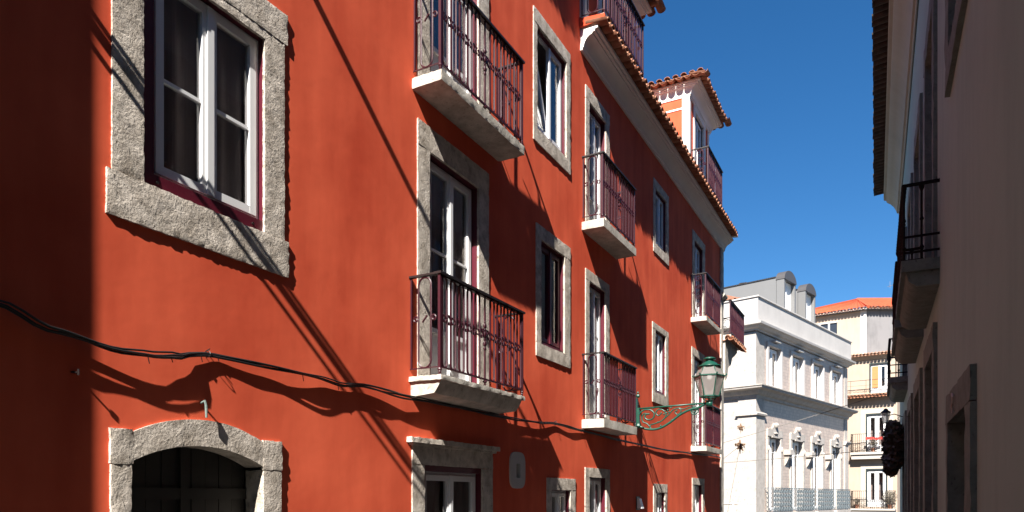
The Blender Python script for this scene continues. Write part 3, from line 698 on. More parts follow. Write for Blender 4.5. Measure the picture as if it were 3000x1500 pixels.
k=len(f.v)
for j in range(6): f.v+=[(*hx[j],2.085),(*hx[j],2.10),(*hi[j],2.085),(*hi[j],2.10)]
for j in range(6):
    A_=k+4*j; B_=k+4*((j+1)%6); f.f+=[(A_,B_,B_+1,A_+1),(A_+1,B_+1,B_+3,A_+3),(A_,A_+2,B_+2,B_)]
for sgn in (-1,1):
    f.tube([(1.34,0,1.665),(1.34+sgn*.04,0,1.675),(1.34+sgn*.10,0,1.70),(1.34+sgn*.13,0,1.745)],.009,5); f.tube([(1.34,0,1.665),(1.34,sgn*.04,1.675),(1.34,sgn*.10,1.70),(1.34,sgn*.13,1.745)],.009,5)
ln.part('lantern_frame',f,GREEN)
g=MB(); g.lathe([(.20,0),(.19,.02),(.14,.035),(.125,.06),(.10,.075),(.075,.09),(.07,.12),(.11,.128),(.115,.14),(.09,.155),(.05,.17),(.02,.175)],(1.34,0,2.262),16); ln.part('lantern_cap',g,GREEN,smooth=True)
g=MB(); g.lathe([(.04,0),(.05,-.03),(.045,-.07),(.03,-.09)],(1.34,0,2.12),10); ln.part('lamp_holder',g,WHITE)

# small wall light low on the red wall
wlt=Frame('wall_light','small box shaped wall light low on the red wall past the street door','wall light',(0,12.72),zb=-.22)
g=MB(); g.prism([(0,-.22),(.10,-.22),(.05,-.04),(0,-.03)],'y',-.07,.07); wlt.part('lamp_housing',g,WHITE)
g=MB(); g.box(-.002,.012,-.10,.10,-.25,0.0); wlt.part('back_plate',g,DIRON)

# neighbouring house (left, beyond the frame): its corner shades the start of the red wall
nb=Frame('neighbour_house','dull grey neighbouring house projecting forward at the near left end','building',(0,-12))
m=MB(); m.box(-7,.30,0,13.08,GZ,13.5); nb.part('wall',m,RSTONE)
m=MB(); m.prism([(.42,13.5),(-3.3,15.3),(-7.1,13.5)],'y',0,13.06); nb.part('roof',m,TERRA)

eh=Frame('sky_block_house','unseen tall house added behind the viewer to block low sky light','building',(2,-21))  # unseen block added to cut sky fill on the shaded walls
m=MB(); m.box(-16,16,-8,0,GZ,18.0); eh.part('wall',m,RWALL)
m=MB(); m.prism([(.2,18.0),(-4,19.0),(-8.2,18.0)],'x',-16.2,16.2); eh.part('roof',m,TERRA)
# overhead wires above the near street (their shadows rake over the wall)
def wire(a,b,sag,r,label,grp='overhead wires crossing the near street'):
    m=MB(); pts=[]
    for i in range(25):
        t=i/24; p=Vector(a).lerp(Vector(b),t); p.z-=sag*4*t*(1-t); pts.append(tuple(p))
    m.tube(pts,r,6); return single('overhead_wire',m,RUBBER,label,'wire',grp)
wl_='black overhead wire crossing above the near street from the red wall'
for dz,dy in ((0,0),(-.055,.01)): wire((0,2.2+dy,5.93+dz),(4.7,5.0+dy,5.93+dz),.03,.017,wl_)
for dz,dy,dd in ((0,0,0),(-.07,.03,.08),(-.13,-.02,-.06),(.05,.0,.03)): wire((0,1.5+dy,3.66+dz),(4.7,5.26+dy+dd,3.63+dz),.04,.017,wl_)

# ================================================================== RIGHT BUILDING
PH=R(1.28); ox,oy=4.2+.65*math.cos(PH),.65*math.sin(PH)
rt=Frame('beige_building','beige rendered building in shade along the right of the street with tiled eave','building',(ox,oy),PH,mirror=True)
END=24.0
rw=[W(6.42,7.88,GZ+.05,.69,(6.07,8.05,GZ+.05,.957),'d'),
    W(9.98,11.3,GZ+.05,1.75,(9.72,11.6,GZ+.05,2.05),'d'),
    W(12.85,14.3,GZ+.05,1.70,(12.6,14.6,GZ+.05,1.98),'d'),
    W(15.9,17.2,GZ+.05,1.70,(15.65,17.45,GZ+.05,1.98),'d'),
    W(18.95,20.3,GZ+.05,1.70,(18.7,20.6,GZ+.05,1.98),'d'),
    W(6.5,7.8,4.15,5.9,(6.1,8.15,3.90,6.2),'w'),
    W(9.98,11.3,2.72,5.9,(9.72,11.6,2.72,6.2),'d'),
    W(12.85,14.3,2.72,5.9,(12.6,14.6,2.72,6.2),'d'),
    W(18.95,20.3,2.72,5.9,(18.7,20.6,2.72,6.2),'d'),
    W(15.9,17.2,3.9,5.9,(15.65,17.45,3.7,6.2),'w')]
for yy in (1.0,-3.5,-8): rw.append(W(yy,yy+1.3,4.15,5.9,(yy-.25,yy+1.55,3.9,6.2),'w'))
wl=MB(); inn=MB(); hs=[]
for w in rw:
    h=w['h']; hs.append((h[0]-.02,h[1]+.02,h[2]-.01,h[3]+.02))
wallsheet(wl,-15,END,GZ,8.35,hs)
wl.add([(0,END,GZ),(-9,END,GZ),(-9,END,9.3),(0,END,9.3)],[(0,1,2,3)]); wl.add([(0,-15,GZ),(-9,-15,GZ),(-9,-15,9.3),(0,-15,9.3)],[(0,1,2,3)]); wl.add([(-9,-15,GZ),(-9,END,GZ),(-9,END,9.3),(-9,-15,9.3)],[(0,1,2,3)])
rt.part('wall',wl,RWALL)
RW=simple('dull_door_paint',(.035,.035,.033),.5)
for i,w in enumerate(rw):
    y0,y1,z0,z1=w['h']; 
    wn=casement(rt,'window' if w['kind']=='w' else ('balcony_door' if z0>2 else 'street_door'),y0+.02,y1-.02,z0+.01,z1-.01,-.13,outer=.05,stile=.08,mat=RW,panel=.7 if w['kind']=='d' else None)
    m=MB(); pad=.03; X0,X1=-.18,-.012
    m.box(X0,X1,y0-pad,y0,z0-pad,z1+pad); m.box(X0,X1,y1,y1+pad,z0-pad,z1+pad); m.box(X0,X1-.002,y0,y1,z1,z1+pad); rt.part('window_reveal',m,RSTONE,wn)
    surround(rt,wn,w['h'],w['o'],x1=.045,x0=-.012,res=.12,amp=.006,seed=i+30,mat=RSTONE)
# deep coved cornice and tiled eave
RP=[(-.05,0),(.03,0),(.04,.05),(.08,.06),(.10,.14),(.16,.26),(.25,.36),(.34,.42),(.36,.48),(.42,.50),(.43,.60),(-.05,.62)]
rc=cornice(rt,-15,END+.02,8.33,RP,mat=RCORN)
t=MB(); t.tiles((.22,-4,9.05),(0,1,0),(1,0,0),140,.2,.46,.10); rt.part('eave_tiles',t,DARKT,rc)
m=MB(); m.box(-.05,.40,-15,END,8.95,8.98)
m.bed((.2,-4,9.055),(0,1,0),(1,0,0),28,.45)
rt.part('mortar_bed',m,DARKT,rc)
roofsheet(rt,None,-15,END+.1,.3,9.08,-4.5,10.6,TERRA,amp=.03); roofsheet(rt,None,-15,END+.1,-4.5,10.6,-9.1,9.1,TERRA,amp=.03)
def iron_balcony(fr,y0,y1,z,p,h,th,label=None):
    m=MB(); m.rough(-.02,p,y0,y1,z-th*.45,z,.09,.005,y0); m.prism([(-.02,z-th*.45),(p-.05,z-th*.45),(p-.08,z-th*.8),(p-.16,z-th),(-.02,z-th)],'y',y0+.04,y1-.04)
    o=fr.part('balcony',m,RSTONE,label=label); r=MB(); p1=p-.03; zt=z+h
    r.box(0,p1+.02,y0+.01,y0+.045,zt-.03,zt); r.box(0,p1+.02,y1-.045,y1-.01,zt-.03,zt); r.box(p1-.02,p1+.025,y0+.045,y1-.045,zt-.03,zt)
    for zz in (z+.09,z+.27):
        r.box(0,p1,y0+.02,y0+.035,zz-.012,zz+.012); r.box(0,p1,y1-.035,y1-.02,zz-.012,zz+.012); r.box(p1-.01,p1+.01,y0+.035,y1-.035,zz-.012,zz+.012)
    def bal(x,y):
        r.lathe([(.014,0),(.014,.12),(.026,.14),(.012,.17),(.012,h*.5),(.024,h*.5+.02),(.012,h*.5+.05),(.012,h-.10),(.028,h-.06),(.03,h-.03)],(x,y,z),6)
    bal(p1*.5,y0+.028); bal(p1*.5,y1-.028)
    nn=int((y1-y0)/.13)
    for i in range(nn+1): bal(p1,y0+.03+(y1-y0-.06)*i/nn)
    for i in range(nn): 
        yc=y0+.03+(y1-y0-.06)*(i+.5)/nn; r.tube([(p1,yc+.04*math.cos(q*.785),z+.18+.06*math.sin(q*.785)) for q in range(8)],.007,4,closed=True)
    fr.part('iron_railing',r,BLACKI,o); return o
iron_balcony(rt,9.35,11.85,2.71,.385,.88,.30,'nearest shaded balcony with black iron railing'); iron_balcony(rt,12.35,14.85,2.71,.385,.88,.30); iron_balcony(rt,18.3,20.8,2.71,.385,.88,.30)
hn=MB(); hn.tube([(.05,7.26,.86),(.062,7.20,.885),(.062,7.14,.85),(.062,7.16,.80),(.062,7.20,.77),(.055,7.20,.72)],.009,6); rt.part('door_hook',hn,MORTAR)
sg=MB(); sg.tube([(.02,-15,8.22),(.02,END,8.22)],.018,6); rt.part('dark_gap_line',sg,RUBBER)  # black strip added for the dark gap line under the cornice

# lantern and leafy plant on the shaded wall
def L2W(fo,x,y,z):  # local (outward x, along y) of the right building -> world
    return (ox-x*math.cos(PH)-y*math.sin(PH), oy-x*math.sin(PH)+y*math.cos(PH), z)
px,py,_=L2W(0,0,21.6,0)
fl=Frame('small_wall_lantern','pale glazed lantern on a short arm above the dark plant on the shaded wall','street lamp',(px,py),PH,mirror=True,zb=1.95)
m=MB(); m.tube([(0,0,2.12),(.2,0,2.2),(.36,0,2.16)],.012,6); m.lathe([(.13,.0),(.12,.03),(.06,.07),(.05,.10),(.02,.12)],(.40,0,2.24),10); m.lathe([(.07,0),(.07,.02)],(.40,0,1.96),8); m.tube([(.05,0,2.0),(.12,0,2.08),(.07,0,2.13)],.008,5)
fl.part('lantern_frame',m,DIRON)
m=MB(); m.lathe([(.065,0),(.115,.25)],(.40,0,1.98),10); fl.part('lantern_pane',m,LGLASS)
def leafball(mb,c,rx,ry,rz,n,ls):
    for i in range(n):
        while True:
            p=Vector((random.uniform(-1,1),random.uniform(-1,1),random.uniform(-1,1)))
            if .25<p.length<1: break
        p=Vector((c[0]+p.x*rx,c[1]+p.y*ry,c[2]+p.z*rz)); u=Vector((random.gauss(0,1),random.gauss(0,1),random.gauss(0,1))).normalized(); w=u.orthogonal().normalized()*ls*.45; u=u*ls*random.uniform(.6,1.3)
        mb.add([p-u*.5,p+w,p+u*.5,p-w],[(0,1,2,3)])
c0=L2W(0,.24,20.3,0); m=MB()
for k,(dx,dz,rr,hh) in enumerate(((0,1.62,.21,.28),(.02,1.2,.27,.38),(0,.95,.24,.3),(-.06,.72,.16,.2),(.06,1.4,.24,.22))):
    leafball(m,(c0[0]+dx,c0[1],dz),rr*1.05,.5,hh*1.05,520,.12)
single('wall_plant',m,LEAF,'dark bushy plant growing out from the shaded wall below the small lantern','plant')

# ================================================================== WHITE CORNER BUILDING
th=R(28.26); 
def cw(lat,dep): return (4.2+lat*math.cos(th)-dep*math.sin(th), lat*math.sin(th)+dep*math.cos(th))
wx,wy=cw(10.756,31.534)
wb=Frame('white_corner_building','white corner building with tiled upper wall, cornices and zinc dormers beyond the red building','building',(wx,wy),R(-14.04))
WLn=12.42
uw=[(1.35,2.75),(4.15,5.6),(6.98,8.42),(9.75,11.3)]; lw=[(1.35,2.7),(4.1,5.55),(6.9,8.3),(9.75,11.1)]
hu=[(a,b,4.93,6.9) for a,b in uw]; hl=[(a,b,-.7,2.75) for a,b in lw]
m=MB(); wallsheet(m,.85,11.9,GZ,7.3,hu+hl); wall=wb.part('tiled_wall',m,TILES)
m=MB(); m.box(-11,.03,.0,.86,GZ,7.3); wb.part('end_wall',m,WMARB)
m=MB(); m.box(-.3,.03,11.9,WLn,GZ,7.3); wb.part('corner_pier',m,WMARB)
m=MB(); m.box(-12,-1.0,WLn-.3,WLn,GZ,8.5); wb.part('party_wall',m,WPL)
# capitals, pilaster blocks on the left (street-end) face
m=MB()
m.box(-.80,.06,-.06,.86,GZ,3.60); m.prism([(-.9,3.60),(.14,3.60),(.16,3.68),(.10,3.74),(-.85,3.74)],'y',-.16,.95); m.box(-.78,.05,-.05,.84,3.74,4.42)
m.box(-.78,.05,-.05,.84,4.95,7.25)
wb.part('corner_pilaster',m,WMARB)
m=MB(); m.box(-.05,.08,11.85,WLn+.03,GZ,2.9); m.prism([(-.05,2.9),(.12,2.9),(.2,3.05),(.2,3.12),(-.05,3.15)],'y',11.8,WLn+.1); wb.part('end_pilaster',m,WMARB)
def belt(prof,z,name,mat):
    k=MB(); P=len(prof); vs=[]
    for px_,pz in prof: vs.append((-11,-px_,z+pz))
    for px_,pz in prof: vs.append((px_,-px_,z+pz))
    for px_,pz in prof: vs.append((px_,WLn+px_*.5,z+pz))
    for px_,pz in prof: vs.append((-3,WLn+px_*.5,z+pz))
    fs=[]
    for s_ in range(3):
        for q in range(P-1): fs.append((s_*P+q,s_*P+q+1,(s_+1)*P+q+1,(s_+1)*P+q))
    k.add(vs,fs); return wb.part(name,k,mat)
belt([(-.05,0),(.08,0),(.1,.12),(.2,.16),(.3,.30),(.5,.36),(.52,.44),(.55,.45),(.55,.50),(-.05,.56)],4.38,'belt_cornice',WMARB)
belt([(-.05,.14),(.08,.14),(.1,.2),(.22,.24),(.30,.33),(.42,.35),(.44,.44),(.20,.48),(.20,1.55),(.26,1.56),(.26,1.62),(-.15,1.64)],7.2,'parapet_cornice',WPL)
m=MB(); m.add([(.2,0,8.8),(.2,WLn,8.8),(-11,WLn,8.8),(-11,0,8.8)],[(0,1,2,3)]); wb.part('roof_terrace',m,ZINC)
# tiled hip seen over the parapet at the left
t=MB(); t.tiles((-.9,.55,9.0),(-1,0,0),(0,-1,0),12,.26,.4,.25)
t.add([(-.8,.6,9.02),(-4,.6,9.02),(-4,3.5,10.2),(-3.0,3.5,10.2)],[(0,1,2,3)]); wb.part('hip_roof_tiles',t,TERRA)
# zinc dormers
for k,(a,b) in enumerate(((6.36,7.95),(9.35,10.9))):
    m=MB(); xf=-1.2; zs=11.35; c=(a+b)/2; r_=(b-a)/2
    m.box(xf-9,xf-.44,a,b,8.8,zs+.10); 
    m.box(xf-.42,xf-.02,a,a+.16,8.8,zs); m.box(xf-.42,xf-.02,b-.16,b,8.8,zs)
    dz=wb.part('zinc_dormer',m,ZINC,label='nearer round topped zinc dormer' if k==0 else 'farther round topped zinc dormer')
    m=MB(); hood=[(c-(r_+.03)*math.cos(math.pi*i/14),zs-.02+(r_*.62+.05)*math.sin(math.pi*i/14)) for i in range(15)]
    m.prism(hood,'x',xf-.45,xf+.02); wb.part('dormer_hood',m,DZINC,dz)
    m=MB(); 
    m.box(xf-9,xf-.46,a-.04,b+.04,zs+.10,zs+.16)
    for i in range(5): m.prism([(xf-2.0-i*1.5,zs+.16),(xf-2.1-i*1.5,zs+.23),(xf-2.5-i*1.5,zs+.26),(xf-2.6-i*1.5,zs+.16)],'y',a+.1,a+.2); wb.part('roof_flashing',m,DZINC,dz)
    m=MB(); m.box(xf-.30,xf-.26,a+.22,c-.03,9.0,zs-.05); m.box(xf-.30,xf-.26,c+.03,b-.22,9.0,zs-.05); m.box(xf-.31,xf-.22,a+.16,b-.16,zs-.08,zs); m.box(xf-.31,xf-.22,c-.05,c+.05,9.0,zs-.08);m.box(xf-.31,xf-.22,a+.16,a+.24,9.0,zs-.08);m.box(xf-.31,xf-.22,b-.24,b-.16,9.0,zs-.08)
    wb.part('dormer_window',m,WHITE,dz)
for k,(a,b) in enumerate(uw):
    wn=casement(wb,'upper_window',a+.05,b-.05,4.98,6.85,-.14,outer=.07,stile=.10)
    m=MB(); m.box(-.16,.07,a-.17,a,4.93,6.9); m.box(-.16,.07,b,b+.17,4.93,6.9); m.box(-.16,.08,a-.2,b+.2,6.9,7.05); m.box(-.16,.12,a-.25,b+.25,4.86,4.93); m.box(0,.22,a+.4,b-.4,7.10,7.19)
    wb.part('window_surround',m,WPL,wn)
for k,(a,b) in enumerate(lw):
    wn=casement(wb,'tall_window',a+.06,b-.06,-.68,2.70,-.16,outer=.07,stile=.10,rails=(2.05,))
    c=(a+b)/2; m=MB(); m.box(-.18,.07,a-.19,a,-.7,2.75); m.box(-.18,.07,b,b+.19,-.7,2.75)
    m.prism([(a-.2,2.75),(b+.2,2.75),(b+.2,3.02),(b+.12,3.08),(b-.1,3.06),(c+.35,3.10),(c+.22,3.22),(c+.1,3.36),(c,3.40),(c-.1,3.36),(c-.22,3.22),(c-.35,3.10),(a+.1,3.06),(a-.12,3.08),(a-.2,3.02)],'x',-.12,.09)
    m.ball((.12,c,3.28),.13,8); m.ball((.10,c,2.9),.10,8,sy=2.2,sz=.6); m.box(0,.13,c-.45,c+.45,2.70,2.78)
    m.ball((.08,a-.09,2.2),.07,8,sz=2); m.ball((.08,b+.09,2.2),.07,8,sz=2)
    wb.part('carved_surround',m,WMARB,wn)
    m=MB(); m.box(-.02,.48,a-.45,b+.45,-.86,-.72); bo=wb.part('balcony',m,WMARB)
    r_=MB(); ya,yb=a-.4,b+.42; r_.box(.42,.46,ya,yb,.36,.40); r_.box(.43,.45,ya,yb,-.68,-.65); r_.box(0,.43,ya,ya+.03,.36,.40); r_.box(0,.43,yb-.03,yb,.36,.40)
    nn=7
    for i in range(nn+1): r_.tube([(.44,ya+(yb-ya)*i/nn,-.72),(.44,ya+(yb-ya)*i/nn,.38)],.016,4)
    for i in range(nn):
        yc=ya+(yb-ya)*(i+.5)/nn
        for j in range(5):
            zc=-.56+j*.2
            r_.tube([(.44,yc+.09*math.cos(q),zc+.09*math.sin(q)) for q in [2*math.pi*w_/8 for w_ in range(8)]],.017,4,closed=True)
            r_.tube([(.44,u,v) for u,v in scroll(yc,zc,.07,1.3,1 if (i+j)%2 else -1,9)],.013,4)
    for j in range(5): 
        for xx in (.15,.32):
            r_.tube([(xx+.06*math.cos(q),ya,-.56+j*.2+.09*math.sin(q)) for q in [2*math.pi*w_/8 for w_ in range(8)]],.013,4,closed=True)
    wb.part('iron_railing',r_,GIRON,bo)
for c in (3.42,6.25,9.05):
    m=MB(); m.box(0,.32,c-.22,c+.22,1.98,2.22); m.prism([(0,1.98),(.28,1.98),(.1,1.6),(0,1.45)],'y',c-.12,c+.12); wb.part('wall_bracket',m,WMARB)
# rusticated joints on the street-end face pilaster
m=MB()
for j in range(10): m.box(-.80,-.0,-.062,-.055,GZ+.3+j*.45,GZ+.312+j*.45)
m.box(-2.6,-.82,-.03,.0,-.35,-.30); m.box(-1.05,-.98,-.04,.0,GZ,-.3); wb.part('stone_joints',m,MORTAR)

# overhead wires beyond the red building
def fwire(p,q,sag,label,r=.006):
    m=MB(); pts=[]
    for i in range(19):
        t=i/18; v=Vector(p).lerp(Vector(q),t); v.z-=sag*4*t*(1-t); pts.append(tuple(v))
    m.tube(pts,r,4); single('overhead_wire',m,WIRE,label,'wire')
def pw(x,y,dep):
    xr=(x*2576/3000-1288)/1795; zz=(1249-y*2576/3000)/1795*dep; c=cw(xr*dep,dep); return (c[0],c[1],zz)
fwire((.0,19.95,1.46),(3.86,21.4,2.72),.02,'upper thin wire from the red building corner to the shaded right building',.011)
fwire((.0,19.97,.92),(3.86,21.6,1.28),.02,'lower thin wire from the red building corner to the shaded right building',.011)
ps=pw(2168,1306,25); 
fwire((.0,19.98,1.0),ps,.0,'short wire from the red building corner to the dried flower ornament',.006)
fwire(ps,(ps[0]-.9,ps[1]+2,GZ+.6),.0,'slack cord hanging down below the dried flower ornament',.006)
def ornament(x,y,dep,sc,label):
    p=pw(x,y,dep); m=MB()
    for i in range(5):
        a=2*math.pi*i/5+math.pi/2; q=Vector((math.cos(a)*.9*math.cos(th),math.cos(a)*.9*math.sin(th),math.sin(a)))
        m.tube([Vector(p),Vector(p)+q*.13*sc,Vector(p)+q*(.30 if i!=2 else .2)*sc],[.09*sc,.065*sc,.03*sc],5)
    for i in range(70):
        d=Vector((random.gauss(0,1),random.gauss(0,1),random.gauss(0,1))).normalized(); m.ball(Vector(p)+Vector((d.x*.24,d.y*.24,d.z*.17))*sc*random.uniform(.3,1.1),.038*sc*random.uniform(.5,1.2),5)
    m.tube([Vector(p),Vector(p)+Vector((0,0,-.42*sc))],[.06*sc,.012*sc],6)
    single('hanging_ornament',m,STRAW,label,'ornament','dried flower ornaments hung over the crossing')
ornament(2168,1306,25,.72,'larger brown dried flower star hanging on the wires before the white pilaster')
ornament(2170,1253,25.2,.5,'smaller brown dried flower star hanging above the larger one')
p1=pw(2170,1253,25.2); fwire(p1,ps,.0,'thin cord joining the two dried flower ornaments',.005)

# ================================================================== CREAM BUILDING
b_=math.radians(35.7); cx_,cy_=cw((2190-1288)/1795*44,44)
cr_=Frame('cream_building','cream building with orange tiled hip roof and balconies closing the end of the street','building',(cx_,cy_),R(-97.44))
# local: x outward (to the camera), y = to the right along the facade
ch=[(-.24,.93,2.75,5.08),(-.24,.90,-.62,1.68),(-.04,1.0,6.35,8.18)]
ch+= [(-4.5,-3.3,2.75,5.08),(-4.5,-3.3,-.62,1.68)]
m=MB(); wallsheet(m,-8,1.46,GZ,8.75,ch); m.add([(0,1.46,GZ),(-8,1.46,GZ),(-8,1.46,8.75),(0,1.46,8.75)],[(0,1,2,3)]); m.add([(0,-8,8.7),(0,1.46,8.7),(-8,1.46,8.7),(-8,-8,8.7)],[(0,1,2,3)])
cr_.part('wall',m,CREAM)
DG=simple('dark_green_paint',(.02,.03,.03),.5)
for i,h in enumerate(ch):
    wn=casement(cr_,'balcony_door',h[0]+.05,h[1]-.05,h[2],h[3]-.05,-.10,outer=.06,stile=.11,panel=.35)
    m=MB(); m.box(-.12,.02,h[0]-.03,h[0]+.05,h[2],h[3]); m.box(-.12,.02,h[1]-.05,h[1]+.03,h[2],h[3]); m.box(-.12,.022,h[0]-.03,h[1]+.03,h[3]-.05,h[3]+.03); cr_.part('door_frame',m,DG,wn)
    m=MB(); m.box(-.02,.03,h[0]-.32,h[0]-.03,h[2],h[3]+.03); m.box(-.02,.03,h[1]+.03,h[1]+.32,h[2],h[3]+.03); m.box(-.02,.032,h[0]-.32,h[1]+.32,h[3]+.03,h[3]+.28)
    if i!=2: cr_.part('stone_surround',m,simple('buff_stone%d'%i,(.45,.40,.34),.9),wn)
m=MB(); m.box(-.06,-.03,.08,.42,6.7,8.0); cr_.part('wooden_shutter',m,WOOD)
# tiled eave over the third floor
t=MB(); t.tiles((.05,-4,8.80),(0,1,0),(1,0,0),27,.2,.38,.3); e0=cr_.part('lower_eave_tiles',t,TERRA)
m=MB(); m.prism([(-.02,8.45),(.08,8.45),(.2,8.62),(.3,8.68),(.3,8.74),(-.02,8.8)],'y',-8,1.5); m.box(-2.6,.35,-8,1.5,8.76,8.80); cr_.part('lower_cornice',m,CREAM,e0)
# balconies
def cream_balcony(y0,y1,z,h,p,th_,label,long=False):
    m=MB(); m.box(-.02,p,y0,y1,z-th_*.35,z); m.box(-.02,p-.1,y0+.05,y1-.05,z-th_,z-th_*.35); o=cr_.part('balcony',m,CREAM if long else simple('balcony_stone'+label[:6].strip(),(.42,.38,.34),.9),label=label)
    r_=MB(); zt_=z+h; p1=p-.04
    for zz,w_ in ((zt_,.018),(z+.10,.010),(z+h*.62,.008)):
        r_.tube([(p1,y0+.04,zz),(p1,y1-.04,zz)],w_,4); r_.tube([(0,y0+.04,zz),(p1,y0+.04,zz)],w_,4); r_.tube([(0,y1-.04,zz),(p1,y1-.04,zz)],w_,4)
    n_=int((y1-y0)/(.8 if long else .12))
    for i in range(n_+1): r_.tube([(p1,y0+.04+(y1-y0-.08)*i/n_,z),(p1,y0+.04+(y1-y0-.08)*i/n_,zt_)],.011,4)
    for i in range(4): r_.tube([(p1*(i+.5)/4,y0+.04,z),(p1*(i+.5)/4,y0+.04,zt_)],.010,4)
    n_=int((y1-y0)/.22)
    for i in range(n_):
        yc=y0+.15+(y1-y0-.3)*(i+.5)/n_
        for zc in ((z+.18,) if long else (z+.25,z+.5)): r_.tube([(p1,u,v) for u,v in scroll(yc,zc,.11,1.4,1 if i%2 else -1,10)],.011,4)
    cr_.part('iron_railing',r_,DIRON,o); return o
ob=cream_balcony(-8,1.6,6.30,.82,.55,.12,'long third floor balcony with a tiled edge',True)
t=MB(); t.tiles((.38,-4,6.22),(0,1,0),(1,0,0),28,.2,.25,.45); cr_.part('tile_edge',t,TERRA,ob)
cream_balcony(-1.05,1.2,2.72,1.12,.6,.42,'middle balcony holding a red cloth')
cream_balcony(-1.05,1.42,-.74,1.08,.6,.3,'lowest balcony holding a bushy pot plant')
# upper set back storey with hip roof
uy,ux=-.6,-2.2
H=12.05
m=MB(); wallsheet(m,uy-7.5,uy-.0,8.7,H,[(uy-2.8,uy-1.75,10.6,11.5)],ux)
m.box(ux-.12,ux-.10,uy-2.8,uy-1.75,10.6,11.5); cr_.part('attic_wall',m,CREAM)
m=MB(); m.box(ux-.1,ux+.03,uy-2.3,uy-2.2,10.6,11.5); m.box(ux-.1,ux+.02,uy-2.85,uy-2.78,10.6,11.5); aw=cr_.part('attic_window',m,WHITE)
m=MB(); m.box(ux-.08,ux-.05,uy-2.78,uy-1.77,10.6,11.5); cr_.part('glass_pane',m,simple('dark_pane',(.03,.035,.045),.1),aw)
m=MB(); m.box(ux-.1,ux+.03,uy-.35,uy+.02,8.7,H); m.box(ux-.1,ux+.032,uy-2.9,uy-1.7,11.5,11.6); cr_.part('attic_quoin',m,WPL)
m=MB(); m.add([(ux,uy,8.7),(ux-3.5,uy+4.9,8.7),(ux-3.5,uy+4.9,H),(ux,uy,H)],[(0,1,2,3)]); cr_.part('attic_side_wall',m,GREYR)
m=MB(); c0=(ux+.3,uy+.05); 
m.add([(ux+.3,uy-7.6,H+.12),(ux+.3,uy+.15,H+.12),(ux-3.4,uy+5.2,H+.12),(ux-3.4,uy-7.6,H+.12)],[(0,1,2,3)]); m.add([(ux+.3,uy-7.6,H),(ux+.3,uy+.15,H),(ux+.3,uy+.15,H+.12),(ux+.3,uy-7.6,H+.12)],[(0,1,2,3)]); m.add([(ux+.3,uy+.15,H),(ux-3.4,uy+5.2,H),(ux-3.4,uy+5.2,H+.12),(ux+.3,uy+.15,H+.12)],[(0,1,2,3)])
ae=cr_.part('attic_eave',m,WPL)
pk=Vector((ux-3.0,uy-1.05,H+1.55)); A0=Vector((ux+.35,uy-7.6,H+.13)); A1=Vector((ux+.35,uy+.2,H+.13)); A2=Vector((ux-3.3,uy+5.4,H+.13)); pk2=Vector((ux-5.2,uy+3.4,H+1.35)); 
m=MB()
def ribbed(mb,e0,e1,t0,t1,sp=.30,amp=.055):
    n_=int((e1-e0).length/sp*6); k=len(mb.v); nr=(e1-e0).cross(t0-e0).normalized(); 
    if nr.z<0: nr=-nr
    for i in range(n_+1):
        t=i/n_; d=nr*amp*math.cos(2*math.pi*6*i/6/ (6/1) ) if False else nr*amp*math.cos(2*math.pi*i/6)
        mb.v.append(tuple(e0.lerp(e1,t)+d)); mb.v.append(tuple(t0.lerp(t1,t)+d))
    for i in range(n_): mb.f.append((k+2*i,k+2*i+2,k+2*i+3,k+2*i+1))
ribbed(m,A0,A1,pk-Vector((0,.9,0)) if False else Vector((pk.x,pk.y-.001,pk.z)),pk); 
ribbed(m,A1,A2,pk,pk2)
m.tube([A1,pk],.09,6); m.tube([pk,pk2],.09,6)
cr_.part('hip_roof',m,ORTILE)
t=MB(); t.tiles((ux+.05,uy-7.5,H+.14),(0,1,0),(1,0,0),38,.2,.36,.2); d1=(A2-A1).normalized(); o1=Vector((-d1.y,d1.x,0)); o1=o1 if o1.x>0 else -o1
t.tiles(tuple(A1-o1*.3),tuple(d1),tuple(o1),30,.2,.34,.2); cr_.part('attic_eave_tiles',t,TERRA,ae)
# antenna
def C2W(x,y):
    a=R(-97.44); return (cx_+x*math.cos(a)-y*math.sin(a), cy_+x*math.sin(a)+y*math.cos(a))
ax_,ay_=C2W(pk.x-1.2,pk.y+2.6)
an=Frame('rooftop_antenna','thin television antenna standing on the orange tiled roof','antenna',(ax_,ay_),0,zb=H+1.8)
m=MB(); m.tube([(0,0,H+1.8),(0,0,H+2.75)],.02,5); an.part('mast',m,WIRE)
m=MB(); m.tube([(-.9,.1,H+2.4),(.9,-.1,H+2.75)],.014,4)
for i in range(8):
    t=-.8+i*.23; m.tube([(t,-.25,H+2.575+t*.19),(t,.25,H+2.575+t*.19)],.01,4)
m.tube([(-.75,.1,H+2.3),(-.75,.1,H+2.75)],.012,4); an.part('antenna_elements',m,WIRE)
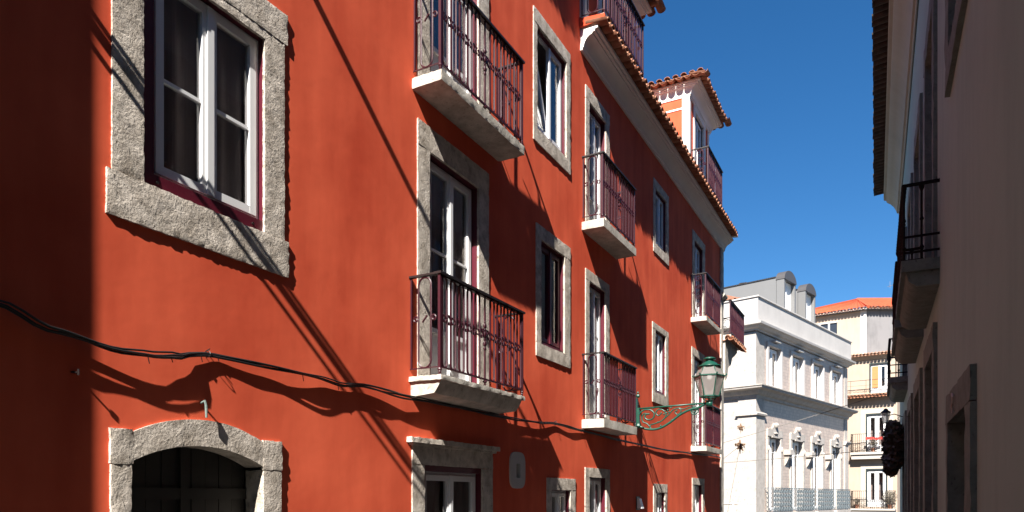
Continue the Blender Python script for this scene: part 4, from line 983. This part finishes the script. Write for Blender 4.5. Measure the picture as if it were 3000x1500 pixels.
# things on the cream balconies
X,Y=C2W(.48,.25); m=MB()
for i in range(8):
    for s_ in (0,1): m.v.append((X-.45+.13*i,Y-.05+.02*math.sin(i*2),3.62+.02*math.sin(i)-(.16+.02*math.sin(3*i))*s_))
for i in range(7): m.f.append((2*i,2*i+2,2*i+3,2*i+1))
k=len(m.v); m.v+=[(x,y+.03,z) for x,y,z in m.v]; m.f+=[tuple(j+k for j in f)[::-1] for f in m.f[:7]]
single('hanging_cloth',m,REDCL,'red cloth draped over the middle balcony railing of the cream building','cloth')
def potplant(x,y,z,label,r,n,pot=(.30,.10,.05)):
    X,Y=C2W(x,y); f=Frame('potted_plant',label,'plant',(X,Y),0,zb=z,group='potted plants on the cream balconies')
    m=MB(); m.lathe([(.09,0),(.13,.22),(.14,.24),(.12,.245)],(0,0,z),10); f.part('pot',m,TERRA)
    m=MB(); 
    for q in range(5): m.tube([(0,0,z+.2),(random.uniform(-.1,.1),random.uniform(-.1,.1),z+.3+r)],.008,4)
    leafball(m,(0,0,z+.28+r),r,r,r,n,.06); f.part('foliage',m,LEAF)
potplant(.35,1.1,-.74,'bushy pot plant at the right end of the lowest cream balcony',.42,700)
potplant(.38,.2,2.72,'low dark pot plant in the middle of the second cream balcony',.3,400)
potplant(.4,-.7,-.74,'small pot plant at the left of the lowest cream balcony',.18,200)
# house at the far right of the gap
hx_,hy_=cw(27.0,50)
fh=Frame('pale_house','narrow strip of pale tiled house right of the cream building in the gap','building',(hx_,hy_),R(-97.44))
m=MB(); m.box(-6,0,-4,6,GZ,7.5); fh.part('wall',m,WPL)
m=MB()
for j in range(8): m.box(0,.02,-4,6,-.9+j*.75,-.88+j*.75)
fh.part('wall_bands',m,DZINC)
m=MB(); m.prism([(.4,7.5),(-3,8.8),(-6.4,7.5)],'y',-4,6); fh.part('roof',m,TERRA)
# ================================================================== ground
def sheet(name,x0,x1,y0,y1,z,mat):
    m=MB(); m.add([(x0,y0,z),(x1,y0,z),(x1,y1,z),(x0,y1,z)],[(0,1,2,3)]); single(name,m,mat,None,None,kind='structure')
sheet('ground',-300,300,-300,300,GZ,COBBLE)
m=MB(); m.box(.0,.9,.58,19.9,GZ,GZ+.12); single('pavement',m,simple('limestone_paving',(.05,.048,.046),.8,vary=.2,scale=9,bump=.004),None,None,kind='structure')
m=MB(); m.box(.9,3.9,-12,30,GZ-.1,GZ+.004); single('road',m,simple('basalt_setts',(.03,.03,.03),.7,vary=.4,scale=12,bump=.01,bscale=16),None,None,kind='structure')

# ================================================================== camera, light, sky
cam=D.cameras.new('camera'); co=D.objects.new('camera',cam); C.objects.link(co); bpy.context.scene.camera=co
co.location=(4.2,0,0); co.rotation_euler=(R(90),0,R(28.26)); cam.sensor_width=36; cam.lens=1795/2576*36; cam.shift_y=605/2576; cam.clip_end=1000; cam.clip_start=.05
sd=Vector((-1,5.0,-4.6)).normalized()
sun=D.lights.new('sun','SUN'); sun.energy=5; sun.angle=R(.5); sun.color=(1,.95,.88); so=D.objects.new('sun',sun); C.objects.link(so)
so.rotation_euler=sd.to_track_quat('-Z','Y').to_euler(); so.location=(5,-25,25)
sc=bpy.context.scene
w=D.worlds.new('World'); sc.world=w; w.use_nodes=True; t=w.node_tree; bg=t.nodes['Background']; sky=t.nodes.new('ShaderNodeTexSky'); sky.sky_type='NISHITA'; sky.sun_disc=False
sky.sun_elevation=math.asin(-sd.z); sky.sun_rotation=math.atan2(-sd.x,-sd.y); sky.air_density=1.0; sky.dust_density=0; sky.ozone_density=6.0
hs=t.nodes.new('ShaderNodeHueSaturation'); hs.inputs['Saturation'].default_value=1.22; t.links.new(sky.outputs[0],hs.inputs['Color']); t.links.new(hs.outputs[0],bg.inputs[0]); bg.inputs[1].default_value=.05
sc.view_settings.view_transform='Standard'; sc.view_settings.look='None'; sc.view_settings.exposure=1.5; sc.view_settings.gamma=1
sc.render.engine='CYCLES'; sc.render.resolution_x=1024; sc.render.resolution_y=512
